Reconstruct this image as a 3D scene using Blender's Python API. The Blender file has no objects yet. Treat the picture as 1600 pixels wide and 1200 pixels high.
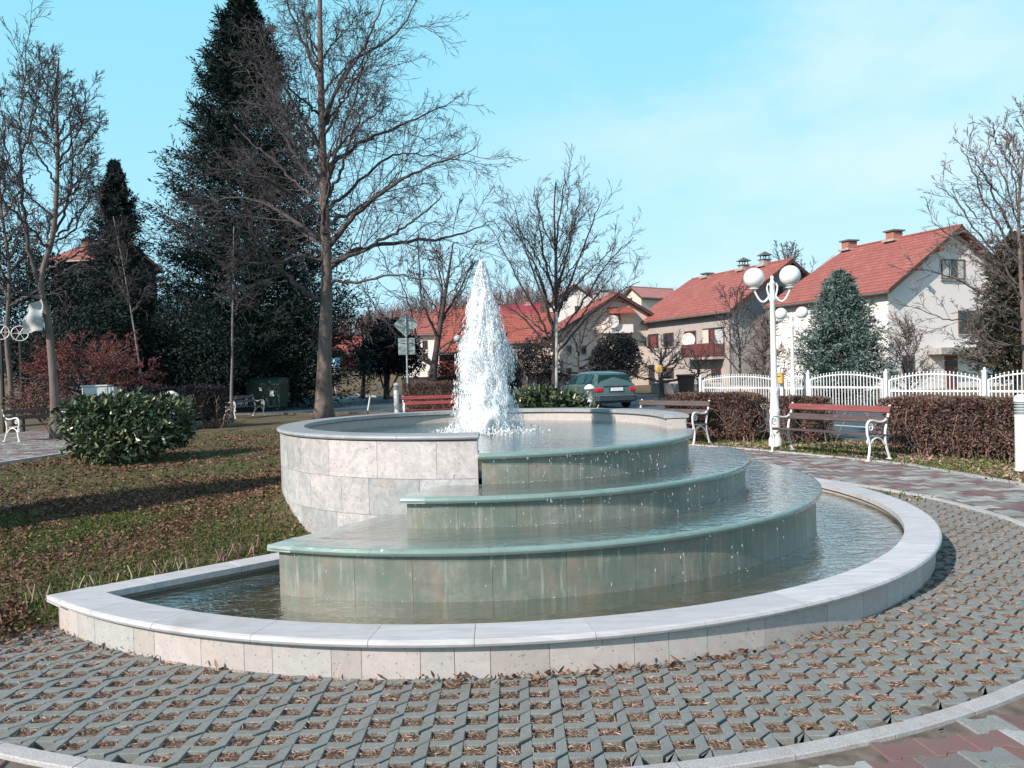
import bpy, math, random
import numpy as np
from mathutils import Vector, Matrix

random.seed(7); rng = np.random.default_rng(7)
SC = bpy.context.scene
COL = SC.collection
R = math.radians
PI = math.pi

# ------------------------------------------------------------------ camera
EYE = 1.6
FPX = 1250.0                      # focal length in pixels of the 1600 px wide photograph
PITCH = math.atan(22.0/FPX)
ROLL = R(1.517)
cam = bpy.data.cameras.new('camera'); camo = bpy.data.objects.new('camera', cam); COL.objects.link(camo)
cam.sensor_width = 36.0; cam.lens = 36.0*FPX/1600.0; cam.clip_start = 0.05; cam.clip_end = 6000
camo.matrix_world = Matrix.Translation((0, 0, EYE)) @ Matrix.Rotation(R(90)-PITCH, 4, 'X') @ Matrix.Rotation(-ROLL, 4, 'Z')
SC.camera = camo

# ------------------------------------------------------------------ sky and sun
SUN_AZ, SUN_EL = -137.0, 33.0     # direction the light comes from (degrees, x axis = 0)
SKY_STR, SUN_STR = 0.12, 5.0
w = bpy.data.worlds.new('World'); SC.world = w; w.use_nodes = True
nt = w.node_tree; nt.nodes.clear()
def wn(t, **k):
    n = nt.nodes.new(t)
    for a, b in k.items(): setattr(n, a, b)
    return n
sky = wn('ShaderNodeTexSky', sky_type='NISHITA', sun_disc=False)
sky.sun_elevation = R(SUN_EL); sky.sun_rotation = R(90-SUN_AZ); sky.air_density = 0.9; sky.dust_density = 0.6; sky.ozone_density = 1.0; sky.altitude = 200
tint = wn('ShaderNodeMix', data_type='RGBA', blend_type='MULTIPLY'); tint.inputs[0].default_value = 1.0
tint.inputs[7].default_value = (0.95, 1.1, 1.15, 1)
nt.links.new(sky.outputs[0], tint.inputs[6])
tc = wn('ShaderNodeTexCoord'); mp = wn('ShaderNodeMapping'); mp.inputs['Scale'].default_value = (1.0, 1.0, 2.4); mp.inputs['Location'].default_value = (0.4, 0.15, 0.6)
nz = wn('ShaderNodeTexNoise'); nz.inputs['Scale'].default_value = 3.4; nz.inputs['Detail'].default_value = 6; nz.inputs['Roughness'].default_value = 0.52
rp = wn('ShaderNodeValToRGB'); rp.color_ramp.elements[0].position = 0.44; rp.color_ramp.elements[1].position = 0.64
rp.color_ramp.elements[0].color = (0, 0, 0, 1); rp.color_ramp.elements[1].color = (0.50, 0.50, 0.50, 1)
nt.links.new(tc.outputs['Generated'], mp.inputs['Vector']); nt.links.new(mp.outputs[0], nz.inputs['Vector']); nt.links.new(nz.outputs[0], rp.inputs[0])
sx = wn('ShaderNodeSeparateXYZ'); nt.links.new(tc.outputs['Generated'], sx.inputs[0])
# thin cloud lies to the right (towards +x) and low; elsewhere the sky is clear
mr = wn('ShaderNodeMapRange'); mr.inputs['From Min'].default_value = -0.08; mr.inputs['From Max'].default_value = 0.2; mr.inputs['To Min'].default_value = 0.0
nt.links.new(sx.outputs['X'], mr.inputs['Value'])
ml = wn('ShaderNodeMath', operation='MULTIPLY'); nt.links.new(rp.outputs[0], ml.inputs[0]); nt.links.new(mr.outputs[0], ml.inputs[1])
cl = wn('ShaderNodeMix', data_type='RGBA'); cl.inputs[7].default_value = (5.9, 6.75, 7.3, 1)
bl = wn('ShaderNodeMix', data_type='RGBA'); bl.inputs[7].default_value = (2.4, 5.95, 7.4, 1)
mz = wn('ShaderNodeMapRange', interpolation_type='SMOOTHSTEP'); mz.inputs['From Min'].default_value = 0.40; mz.inputs['From Max'].default_value = 0.78; mz.inputs['To Min'].default_value = 0.82; mz.inputs['To Max'].default_value = 0.0
nt.links.new(sx.outputs['Z'], mz.inputs['Value']); nt.links.new(mz.outputs[0], bl.inputs[0])
nt.links.new(tint.outputs[2], bl.inputs[6])
hzr = wn('ShaderNodeMapRange', interpolation_type='SMOOTHSTEP'); hzr.inputs['From Min'].default_value = 0.0; hzr.inputs['From Max'].default_value = 0.44; hzr.inputs['To Min'].default_value = 0.85; hzr.inputs['To Max'].default_value = 0.0
nt.links.new(sx.outputs['Z'], hzr.inputs['Value'])
hx_ = wn('ShaderNodeMapRange'); hx_.inputs['From Min'].default_value = -0.7; hx_.inputs['From Max'].default_value = 0.5; hx_.inputs['To Min'].default_value = 0.35; nt.links.new(sx.outputs['X'], hx_.inputs['Value'])
hm = wn('ShaderNodeMath', operation='MULTIPLY'); nt.links.new(hzr.outputs[0], hm.inputs[0]); nt.links.new(hx_.outputs[0], hm.inputs[1])
pale = wn('ShaderNodeMix', data_type='RGBA'); pale.inputs[7].default_value = (5.0, 6.5, 7.2, 1); nt.links.new(hm.outputs[0], pale.inputs[0]); nt.links.new(bl.outputs[2], pale.inputs[6])
nt.links.new(ml.outputs[0], cl.inputs[0]); nt.links.new(pale.outputs[2], cl.inputs[6])
bg = wn('ShaderNodeBackground'); bg.inputs['Strength'].default_value = SKY_STR
nt.links.new(cl.outputs[2], bg.inputs['Color'])
wo = wn('ShaderNodeOutputWorld'); nt.links.new(bg.outputs[0], wo.inputs['Surface'])

sl = bpy.data.lights.new('sun', 'SUN'); so = bpy.data.objects.new('sun', sl); COL.objects.link(so)
sl.energy = SUN_STR; sl.angle = R(0.5); sl.color = (1.0, 0.87, 0.76)
sd = Vector((math.cos(R(SUN_EL))*math.cos(R(SUN_AZ)), math.cos(R(SUN_EL))*math.sin(R(SUN_AZ)), math.sin(R(SUN_EL))))
so.rotation_euler = sd.to_track_quat('Z', 'Y').to_euler(); so.location = (0, 0, 40)

vs = SC.view_settings; SC.display_settings.display_device = 'sRGB'
vs.view_transform = 'Standard'; vs.look = 'None'; vs.exposure = 0.32; vs.gamma = 1.0; vs.use_curve_mapping = False
SC.cycles.max_bounces = 12; SC.cycles.diffuse_bounces = 9; SC.cycles.glossy_bounces = 4; SC.cycles.transmission_bounces = 4; SC.cycles.transparent_max_bounces = 24; SC.cycles.caustics_reflective = False; SC.cycles.caustics_refractive = False
SC.cycles.sample_clamp_indirect = 6.0
try: SC.cycles.use_denoising = True
except Exception: pass

# ------------------------------------------------------------------ layout: a photograph pixel to a point in the place
def ray(u, v):
    x = (u-800)/FPX; y = -(v-600)/FPX
    c, s = math.cos(ROLL), math.sin(ROLL)
    xr = x*c+y*s; yr = -x*s+y*c
    cy, sy = math.cos(PITCH), math.sin(PITCH)
    Y = cy+sy*yr; Z = -sy+cy*yr
    return xr/Y, Z/Y
def at(u, v, Y):
    a, b = ray(u, v); return Vector((a*Y, Y, EYE+b*Y))
def gp(u, v, z=0.0):
    a, b = ray(u, v); Y = (z-EYE)/b; return Vector((a*Y, Y, z))

# ------------------------------------------------------------------ mesh collecting
class MB:
    def __init__(s): s.v = []; s.n = 0; s.loops = []; s.sizes = []; s.mi = []
    def add(s, verts, faces, mi=0):
        verts = np.asarray(verts, dtype=np.float32).reshape(-1, 3)
        for f in faces:
            s.loops.extend([i+s.n for i in f]); s.sizes.append(len(f)); s.mi.append(mi)
        s.v.append(verts); s.n += len(verts)
    def addn(s, verts, faces, mi=0):           # faces: (k, m) array
        verts = np.asarray(verts, dtype=np.float32).reshape(-1, 3)
        faces = np.asarray(faces)+s.n
        s.loops.extend(faces.ravel().tolist()); s.sizes.extend([faces.shape[1]]*len(faces))
        if np.ndim(mi) == 0: s.mi.extend([int(mi)]*len(faces))
        else: s.mi.extend(list(np.asarray(mi, int)))
        s.v.append(verts); s.n += len(verts)
    def box(s, c, d, rz=0.0, mi=0, bev=0.0):
        hx, hy, hz = d[0]/2, d[1]/2, d[2]/2
        if bev > 0:
            b = min(bev, hx*.9, hy*.9, hz*.9)
            P = []
            for sz in (-1, 1):
                for sx, sy in ((-1, -1), (1, -1), (1, 1), (-1, 1)):
                    P.append((sx*(hx-b), sy*(hy-b), sz*hz))
                    P.append((sx*hx, sy*(hy-b), sz*(hz-b)))
                    P.append((sx*(hx-b), sy*hy, sz*(hz-b)))
            def I(z, k, t): return z*12+k*3+t
            F = [(0, 9, 6, 3), (12, 15, 18, 21)]
            nb = [(0, 1), (1, 2), (2, 3), (3, 0)]
            for a, b2 in nb:
                t = 2 if a in (0, 2) else 1
                F.append((I(0, a, t), I(0, b2, t), I(1, b2, t), I(1, a, t)))
                F.append((I(0, a, 0), I(0, b2, 0), I(0, b2, t), I(0, a, t)))
                F.append((I(1, a, t), I(1, b2, t), I(1, b2, 0), I(1, a, 0)))
            for k in range(4):
                if k in (0, 2):
                    F.append((I(0, k, 1), I(0, k, 2), I(1, k, 2), I(1, k, 1)))
                    F.append((I(0, k, 0), I(0, k, 2), I(0, k, 1))); F.append((I(1, k, 0), I(1, k, 1), I(1, k, 2)))
                else:
                    F.append((I(0, k, 2), I(0, k, 1), I(1, k, 1), I(1, k, 2)))
                    F.append((I(0, k, 0), I(0, k, 1), I(0, k, 2))); F.append((I(1, k, 0), I(1, k, 2), I(1, k, 1)))
            P = np.array(P)
        else:
            P = np.array([(x*hx, y*hy, z*hz) for z in (-1, 1) for x, y in ((-1, -1), (1, -1), (1, 1), (-1, 1))])
            F = [(0, 3, 2, 1), (4, 5, 6, 7), (0, 1, 5, 4), (1, 2, 6, 5), (2, 3, 7, 6), (3, 0, 4, 7)]
        ca, sa = math.cos(rz), math.sin(rz)
        P = np.stack([P[:, 0]*ca-P[:, 1]*sa+c[0], P[:, 0]*sa+P[:, 1]*ca+c[1], P[:, 2]+c[2]], 1)
        s.add(P, F, mi)
    def tube(s, pts, rad, sides=8, mi=0, cap=True):
        pts = np.asarray(pts, float); n = len(pts)
        rad = np.full(n, rad) if np.ndim(rad) == 0 else np.asarray(rad, float)
        tg = np.empty_like(pts); tg[1:-1] = pts[2:]-pts[:-2]; tg[0] = pts[1]-pts[0]; tg[-1] = pts[-1]-pts[-2]
        tg /= np.linalg.norm(tg, axis=1, keepdims=True)+1e-9
        t0 = tg[0]; up = np.array((0, 0, 1.)) if abs(t0[2]) < .9 else np.array((1., 0, 0))
        a = np.cross(t0, up); a /= np.linalg.norm(a)
        th = np.arange(sides)*2*PI/sides; cs, sn = np.cos(th)[:, None], np.sin(th)[:, None]
        V = np.empty((n, sides, 3))
        for i in range(n):
            t = tg[i]; a = a-t*np.dot(a, t); a /= np.linalg.norm(a)+1e-9; b = np.cross(t, a)
            V[i] = pts[i]+rad[i]*(cs*a+sn*b)
        i = np.arange(n-1)[:, None]*sides; k = np.arange(sides)[None, :]; k2 = (k+1) % sides
        F = np.stack([i+k, i+k2, i+sides+k2, i+sides+k], -1).reshape(-1, 4)
        base = s.n; s.addn(V.reshape(-1, 3), F, mi)
        if cap:
            s.loops.extend([base+q for q in range(sides-1, -1, -1)]); s.sizes.append(sides); s.mi.append(mi)
            s.loops.extend([base+(n-1)*sides+q for q in range(sides)]); s.sizes.append(sides); s.mi.append(mi)
    def lathe(s, prof, c=(0, 0, 0), a0=0.0, a1=2*PI, seg=32, mi=0, closed=False, ends=False):
        """prof: list of (r, z); full turn when a1-a0 = 2 pi; closed: the profile is a closed loop"""
        prof = np.asarray(prof, float); m = len(prof)
        full = abs(a1-a0-2*PI) < 1e-6
        na = seg if full else seg+1
        th = a0+(a1-a0)*np.arange(na)/seg
        V = np.stack([c[0]+prof[None, :, 0]*np.cos(th)[:, None], c[1]+prof[None, :, 0]*np.sin(th)[:, None], np.broadcast_to(c[2]+prof[None, :, 1], (na, m))], -1)
        i = np.arange(seg)[:, None]; k = np.arange(m if closed else m-1)[None, :]; i2 = (i+1) % na if full else i+1; k2 = (k+1) % m
        F = np.stack([i*m+k, i2*m+k, i2*m+k2, i*m+k2], -1).reshape(-1, 4)
        base = s.n; s.addn(V.reshape(-1, 3), F, mi)
        if ends and not full:
            s.loops.extend([base+q for q in range(m)]); s.sizes.append(m); s.mi.append(mi)
            s.loops.extend([base+(na-1)*m+q for q in range(m-1, -1, -1)]); s.sizes.append(m); s.mi.append(mi)
    def prism(s, poly, z0, z1, mi=0, z0f=None, bev=0.0):
        """poly: ccw list of (x, y)"""
        n = len(poly); P = [(p[0], p[1], z0) for p in poly]
        if bev:
            q = np.array(poly, float); cc = q.mean(0)
            d = q-cc; L = np.linalg.norm(d, axis=1, keepdims=True); q2 = cc+d*(1-bev/np.maximum(L, bev*2))
            P += [(p[0], p[1], z1-bev) for p in poly]+[(a, b, z1) for a, b in q2]
            F = [tuple(range(n-1, -1, -1))]+[(i, (i+1) % n, n+(i+1) % n, n+i) for i in range(n)]
            F += [(n+i, n+(i+1) % n, 2*n+(i+1) % n, 2*n+i) for i in range(n)]+[tuple(range(2*n, 3*n))]
        else:
            P += [(p[0], p[1], z1) for p in poly]
            F = [tuple(range(n-1, -1, -1))]+[(i, (i+1) % n, n+(i+1) % n, n+i) for i in range(n)]+[tuple(range(n, 2*n))]
        s.add(P, F, mi)
    def ico(s, c, r, mi=0, sub=1, sc=(1, 1, 1)):
        V, F = ICO[sub]; s.addn(V*np.array(sc)*r+np.array(c), F, mi)
    def build(s, name, mats, parent=None, smooth=False, loc=None):
        me = bpy.data.meshes.new(name)
        if s.n:
            V = np.concatenate(s.v); me.vertices.add(len(V)); me.vertices.foreach_set('co', V.ravel())
            L = np.array(s.loops, dtype=np.int32); S = np.array(s.sizes, dtype=np.int32)
            me.loops.add(len(L)); me.loops.foreach_set('vertex_index', L)
            me.polygons.add(len(S)); st = np.zeros(len(S), np.int32); st[1:] = np.cumsum(S)[:-1]
            me.polygons.foreach_set('loop_start', st); me.polygons.foreach_set('loop_total', S)
            me.polygons.foreach_set('material_index', np.array(s.mi, dtype=np.int32))
            me.polygons.foreach_set('use_smooth', np.full(len(S), bool(smooth)))
            me.update(); me.validate()
            if smooth and smooth is not True: me.set_sharp_from_angle(angle=R(smooth))
        for m in (mats if isinstance(mats, (list, tuple)) else [mats]): me.materials.append(m)
        o = bpy.data.objects.new(name, me); COL.objects.link(o)
        if parent is not None: o.parent = parent
        if loc is not None: o.location = loc
        return o

def _ico(sub):
    t = (1+5**.5)/2
    V = np.array([(-1, t, 0), (1, t, 0), (-1, -t, 0), (1, -t, 0), (0, -1, t), (0, 1, t), (0, -1, -t), (0, 1, -t), (t, 0, -1), (t, 0, 1), (-t, 0, -1), (-t, 0, 1)], float)
    V /= np.linalg.norm(V[0]); V = [tuple(v) for v in V]
    F = [(0, 11, 5), (0, 5, 1), (0, 1, 7), (0, 7, 10), (0, 10, 11), (1, 5, 9), (5, 11, 4), (11, 10, 2), (10, 7, 6), (7, 1, 8), (3, 9, 4), (3, 4, 2), (3, 2, 6), (3, 6, 8), (3, 8, 9), (4, 9, 5), (2, 4, 11), (6, 2, 10), (8, 6, 7), (9, 8, 1)]
    for _ in range(sub):
        c = {}; G = []
        def mid(a, b):
            k = (min(a, b), max(a, b))
            if k not in c:
                p = np.array(V[a])+np.array(V[b]); p /= np.linalg.norm(p); V.append(tuple(p)); c[k] = len(V)-1
            return c[k]
        for a, b, d in F:
            x, y, z = mid(a, b), mid(b, d), mid(d, a); G += [(a, x, z), (b, y, x), (d, z, y), (x, y, z)]
        F = G
    return np.array(V), np.array(F)
ICO = {k: _ico(k) for k in (0, 1, 2, 3)}

def tag(o, label=None, cat=None, group=None, kind=None):
    if label: o['label'] = label
    if cat: o['category'] = cat
    if group: o['group'] = group
    if kind: o['kind'] = kind
    return o
def thing(name, label, cat, loc=(0, 0, 0), rz=0.0, group=None):
    o = bpy.data.objects.new(name, None); COL.objects.link(o); o.location = loc; o.rotation_euler = (0, 0, rz)
    return tag(o, label, cat, group)
def dup(root, loc=None, rz=None, label=None):
    r = root.copy(); COL.objects.link(r)
    if loc is not None: r.location = loc
    if rz is not None: r.rotation_euler = (0, 0, rz)
    if label: r['label'] = label
    for ch in list(root.children):
        c = ch.copy(); COL.objects.link(c); c.parent = r
        for g in ch.children:
            d = g.copy(); COL.objects.link(d); d.parent = c
    return r

# ------------------------------------------------------------------ materials
class NT:
    def __init__(s, name):
        s.m = bpy.data.materials.new(name); s.m.use_nodes = True; s.t = s.m.node_tree
        s.p = s.t.nodes['Principled BSDF']; s.out = s.t.nodes['Material Output']
    def n(s, t, **k):
        x = s.t.nodes.new(t)
        for a, b in k.items(): setattr(x, a, b)
        return x
    def l(s, a, b): s.t.links.new(a, b)
    def coord(s, kind='Object', scale=(1, 1, 1), rot=(0, 0, 0)):
        if kind == 'World': o = s.n('ShaderNodeNewGeometry').outputs['Position']
        else: o = s.n('ShaderNodeTexCoord').outputs[kind]
        m = s.n('ShaderNodeMapping'); m.inputs['Scale'].default_value = scale; m.inputs['Rotation'].default_value = rot
        s.l(o, m.inputs['Vector']); return m.outputs[0]
    def noise(s, vec, scale, detail=4, rough=.55, dist=0.0):
        x = s.n('ShaderNodeTexNoise'); x.inputs['Scale'].default_value = scale; x.inputs['Detail'].default_value = detail; x.inputs['Roughness'].default_value = rough; x.inputs['Distortion'].default_value = dist
        s.l(vec, x.inputs['Vector']); return x.outputs[0]
    def ramp(s, fac, stops):
        x = s.n('ShaderNodeValToRGB'); e = x.color_ramp.elements
        while len(e) < len(stops): e.new(.5)
        for i, (p, c) in enumerate(stops):
            e[i].position = p; e[i].color = (c[0], c[1], c[2], 1) if np.ndim(c) else (c, c, c, 1)
        s.l(fac, x.inputs[0]); return x.outputs[0]
    def mix(s, f, a, b, mode='MIX'):
        x = s.n('ShaderNodeMix', data_type='RGBA', blend_type=mode)
        for sock, val in ((x.inputs[0], f), (x.inputs[6], a), (x.inputs[7], b)):
            if hasattr(val, 'is_linked') or isinstance(val, bpy.types.NodeSocket): s.l(val, sock)
            elif np.ndim(val): sock.default_value = (val[0], val[1], val[2], 1)
            else: sock.default_value = val if sock == x.inputs[0] else (val, val, val, 1)
        return x.outputs[2]
    def math(s, op, a, b=None):
        x = s.n('ShaderNodeMath', operation=op)
        for i, v in enumerate((a, b)):
            if v is None: continue
            if isinstance(v, bpy.types.NodeSocket): s.l(v, x.inputs[i])
            else: x.inputs[i].default_value = v
        return x.outputs[0]
    def bump(s, h, strength=.3, dist=.01):
        x = s.n('ShaderNodeBump'); x.inputs['Strength'].default_value = strength; x.inputs['Distance'].default_value = dist
        s.l(h, x.inputs['Height']); s.l(x.outputs[0], s.p.inputs['Normal'])
    def col(s, c): 
        if isinstance(c, bpy.types.NodeSocket): s.l(c, s.p.inputs['Base Color'])
        else: s.p.inputs['Base Color'].default_value = (c[0], c[1], c[2], 1)
    def set(s, **k):
        for a, b in k.items(): s.p.inputs[a.replace('_', ' ')].default_value = b
        return s
def simple(name, c, rough=.6, var=.25, scale=6, bump=.0, metal=0.0, c2=None, kind='Object', bscale=None):
    t = NT(name); v = t.coord(kind); f = t.noise(v, scale, 5)
    a = tuple(x*(1-var) for x in c); b = c2 if c2 else tuple(min(1, x*(1+var)) for x in c)
    t.col(t.ramp(f, [(.3, a), (.7, b)])); t.set(Roughness=rough, Metallic=metal)
    if bump: t.bump(t.noise(v, bscale or scale*6, 4), bump, .01)
    return t.m
def island(t, lo, hi):
    g = t.n('ShaderNodeNewGeometry'); return t.ramp(g.outputs['Random Per Island'], [(0, lo), (1, hi)])
# ------------------------------------------------------------------ stone and ground materials
def m_slab(name, lo, mid, hi, wet=0.0, streak=0.0, algae=None, rough=.55, mott=1.0):
    t = NT(name); v = t.coord('Object')
    g = t.n('ShaderNodeNewGeometry').outputs['Random Per Island']
    base = t.ramp(g, [(0, lo), (.5, mid), (1, hi)])
    # each slab gets its own clouding: offset the noise by the slab's random number
    off = t.n('ShaderNodeVectorMath', operation='ADD'); cmb = t.n('ShaderNodeCombineXYZ')
    t.l(t.math('MULTIPLY', g, 37.0), cmb.inputs[0]); t.l(t.math('MULTIPLY', g, 11.0), cmb.inputs[2])
    t.l(v, off.inputs[0]); t.l(cmb.outputs[0], off.inputs[1]); vo = off.outputs[0]
    c = t.mix(t.ramp(t.noise(vo, 7, 7, .7, 1.6), [(.38, 0), (.62, mott)]), base, t.mix(1.0, base, (.66, .69, .71), 'MULTIPLY'))
    c = t.mix(t.ramp(t.noise(vo, 2.6, 3, .5, 1.5), [(.55, 0), (.75, .45)]), c, (.52, .38, .34))
    pits = t.ramp(t.noise(vo, 60, 2, .5), [(.28, .9), (.36, 0)])
    c = t.mix(pits, c, (.17, .15, .14))
    if streak:
        sv = t.coord('Object', (22, 22, .9)); s = t.ramp(t.noise(sv, 1.0, 4, .6), [(.4, 0), (.68, streak)])
        c = t.mix(s, c, algae or (.12, .17, .13))
    if algae:
        lp = t.n('ShaderNodeSeparateXYZ'); t.l(v, lp.inputs[0])
        big = t.ramp(t.noise(v, 1.9, 5, .6, .5), [(.34, .1), (.6, .85)])
        c = t.mix(big, c, algae)
        br = t.ramp(t.noise(t.coord('Object', (1, 1, .6)), 3.1, 5, .65, .6), [(.49, 0), (.68, .5)])
        c = t.mix(br, c, (.31, .215, .16))
        wh = t.ramp(t.noise(t.coord('Object', (30, 30, 2.2)), 1.0, 3, .6), [(.56, 0), (.72, .5)])
        c = t.mix(wh, c, (.42, .46, .42))
    t.col(c); t.set(Roughness=rough)
    if wet: t.p.inputs['Coat Weight'].default_value = wet*.6; t.p.inputs['Coat Roughness'].default_value = .32
    t.bump(t.noise(vo, 60, 5, .6), .25, .004)
    return t.m
M = {}
M['slab'] = m_slab('travertine_slab', (.40, .37, .35), (.52, .47, .45), (.44, .44, .43), mott=.4)
M['slab_high'] = m_slab('pale_marble_slab', (.36, .38, .38), (.60, .54, .54), (.48, .49, .49))
M['slab_wet'] = m_slab('wet_algae_stone', (.29, .29, .26), (.37, .35, .31), (.32, .31, .28), wet=.55, streak=.55, algae=(.115, .16, .135), rough=.4)
def m_coping(name, base, wetness):
    t = NT(name); v = t.coord('Object')
    g = t.n('ShaderNodeNewGeometry').outputs['Random Per Island']
    b = t.ramp(g, [(0, tuple(x*.86 for x in base)), (1, tuple(min(1, x*1.1) for x in base))])
    st = t.ramp(t.noise(t.coord('Object', (3, 22, 6), (0, 0, R(25))), 1.0, 7, .7, .9), [(.38, 0), (.66, .7)])
    c = t.mix(st, b, tuple(x*.62 for x in base))
    d = t.ramp(t.noise(v, 2.2, 5, .6), [(.58, 0), (.75, .55)])
    c = t.mix(d, c, tuple(x*.55 for x in (base[0]*1.05, base[1]*.95, base[2]*.85)))
    t.col(c); t.set(Roughness=.5 if not wetness else .3)
    if wetness: t.p.inputs['Coat Weight'].default_value = .6; t.p.inputs['Coat Roughness'].default_value = .12
    t.bump(t.noise(v, 45, 5, .6), .2, .004)
    return t.m
M['coping'] = m_coping('grey_white_marble', (.58, .58, .60), False)
M['coping_grey'] = m_coping('grey_marble', (.36, .38, .40), False)
M['lip'] = m_coping('wet_marble_lip', (.33, .42, .40), True)
M['grout'] = simple('grout', (.22, .21, .20), .9, .3, 20)
def m_poolfloor():
    t = NT('pool_floor'); v = t.coord('Object')
    c = t.ramp(t.noise(v, 3.2, 6, .62, .7), [(.28, (.06, .048, .028)), (.5, (.15, .115, .07)), (.72, (.25, .22, .15))])
    c = t.mix(t.ramp(t.noise(v, 1.3, 4), [(.5, 0), (.7, .6)]), c, (.16, .22, .17))
    c = t.mix(t.ramp(t.noise(v, 14, 5, .7), [(.54, 0), (.66, .8)]), c, (.05, .035, .02))
    t.col(c); t.set(Roughness=.7); return t.m
M['poolfloor'] = m_poolfloor()
def m_water(name, tint, rip, strength, scale2=30, murk=.08, mcol=(.38, .46, .45), ior=2.6):
    t = NT(name); t.t.nodes.remove(t.p)
    v = t.coord('Object')
    n1 = t.noise(t.coord('Object', (1, 1.6, 1)), rip, 3, .55, .6); n2 = t.noise(v, scale2, 2, .5)
    h = t.math('ADD', n1, t.math('MULTIPLY', n2, .25))
    b = t.n('ShaderNodeBump'); b.inputs['Strength'].default_value = strength; b.inputs['Distance'].default_value = .03; t.l(h, b.inputs['Height'])
    tr = t.n('ShaderNodeBsdfTransparent'); tr.inputs[0].default_value = (*tint, 1)
    gl = t.n('ShaderNodeBsdfGlossy'); gl.inputs['Roughness'].default_value = .06; t.l(b.outputs[0], gl.inputs['Normal'])
    dp = t.n('ShaderNodeVectorMath', operation='DOT_PRODUCT'); t.l(t.n('ShaderNodeNewGeometry').outputs['Incoming'], dp.inputs[0]); t.l(b.outputs[0], dp.inputs[1])
    fr = t.math('MINIMUM', t.math('ADD', t.math('MULTIPLY', t.math('POWER', t.math('SUBTRACT', 1.0, t.math('MINIMUM', t.math('ABSOLUTE', dp.outputs['Value']), 1.0)), 5.0), .9*ior), .02), .92)
    df = t.n('ShaderNodeBsdfDiffuse'); df.inputs[0].default_value = (*mcol, 1); m0 = t.n('ShaderNodeMixShader'); m0.inputs[0].default_value = murk; t.l(tr.outputs[0], m0.inputs[1]); t.l(df.outputs[0], m0.inputs[2])
    mx = t.n('ShaderNodeMixShader'); t.l(fr, mx.inputs[0]); t.l(m0.outputs[0], mx.inputs[1]); t.l(gl.outputs[0], mx.inputs[2])
    t.l(mx.outputs[0], t.out.inputs['Surface']); return t.m
M['water'] = m_water('pool_water', (.90, .92, .84), 7, .42, murk=.06, mcol=(.20, .17, .10), ior=3.2)
M['water_thin'] = m_water('running_water', (.84, .94, .92), 9, .42, 34, .20)
def m_foam():
    t = NT('foam'); t.col((.82, .86, .89)); t.set(Roughness=.3); return t.m
M['foam'] = m_foam()
def m_drop():
    t = NT('water_drop'); t.col((.84, .88, .91)); t.set(Roughness=.15)
    tr = t.n('ShaderNodeBsdfTransparent'); mx = t.n('ShaderNodeMixShader'); mx.inputs[0].default_value = .12
    t.l(t.p.outputs[0], mx.inputs[1]); t.l(tr.outputs[0], mx.inputs[2]); t.l(mx.outputs[0], t.out.inputs['Surface']); return t.m
M['droplet'] = m_drop()

def m_paver(name, cols, dirt=.5):
    t = NT(name); v = t.coord('World'); g = t.n('ShaderNodeNewGeometry').outputs['Random Per Island']
    c = t.ramp(g, cols)
    c = t.mix(t.ramp(t.noise(v, 9, 5, .65), [(.4, 0), (.72, dirt)]), c, (.16, .13, .11))
    c = t.mix(t.ramp(t.noise(v, 120, 2), [(.35, .35), (.6, 0)]), c, (.08, .08, .08))
    c = t.mix(t.ramp(t.noise(v, 1.1, 4), [(.5, 0), (.75, .35)]), c, (.22, .24, .20))
    t.col(c); t.set(Roughness=.85); t.bump(t.noise(v, 160, 4, .7), .35, .003); return t.m
M['gpaver'] = m_paver('concrete_grid', [(0, (.20, .225, .22)), (1, (.235, .26, .255))], .5)
M['brick_grey'] = m_paver('grey_paver', [(0, (.20, .23, .225)), (.45, (.30, .33, .325)), (1, (.44, .46, .45))], .45)
M['brick_red'] = m_paver('red_paver', [(0, (.12, .07, .08)), (.5, (.19, .09, .092)), (1, (.24, .135, .13))], .8)
M['brick_dark'] = m_paver('violet_grey_paver', [(0, (.15, .13, .14)), (1, (.25, .22, .22))], .5)
M['kerb'] = m_paver('kerb_concrete', [(0, (.42, .42, .43)), (1, (.54, .53, .53))], .3)
M['soil'] = simple('soil', (.115, .075, .05), .95, .5, 9, .6, kind='World')
M['joint'] = simple('joint_sand', (.13, .11, .09), .95, .4, 14, .3, kind='World')
def m_lawn():
    t = NT('lawn_soil'); v = t.coord('World')
    c = t.ramp(t.noise(v, 1.1, 6, .6), [(.3, (.045, .05, .02)), (.5, (.10, .085, .04)), (.7, (.14, .085, .05))])
    c = t.mix(t.ramp(t.noise(v, 24, 3), [(.45, 0), (.65, .7)]), c, (.17, .11, .07))
    t.col(c); t.set(Roughness=.95); t.bump(t.noise(v, 60, 4, .7), .7, .02); return t.m
M['lawn'] = m_lawn()
def m_asphalt():
    t = NT('asphalt'); v = t.coord('World')
    c = t.ramp(t.noise(v, .35, 5, .6), [(.3, (.042, .080, .10)), (.7, (.072, .118, .145))])
    c = t.mix(t.ramp(t.noise(t.coord('World', (1, .12, 1)), 2.2, 4), [(.5, 0), (.75, .5)]), c, (.05, .06, .07))
    c = t.mix(t.ramp(t.noise(v, 90, 2), [(.4, .4), (.6, 0)]), c, (.03, .03, .03))
    t.col(c); t.set(Roughness=.7); t.bump(t.noise(v, 70, 3), .3, .01); return t.m
M['asphalt'] = m_asphalt()
M['roadpaint'] = simple('road_paint', (.62, .64, .64), .7, .25, 8, kind='World')

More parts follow.
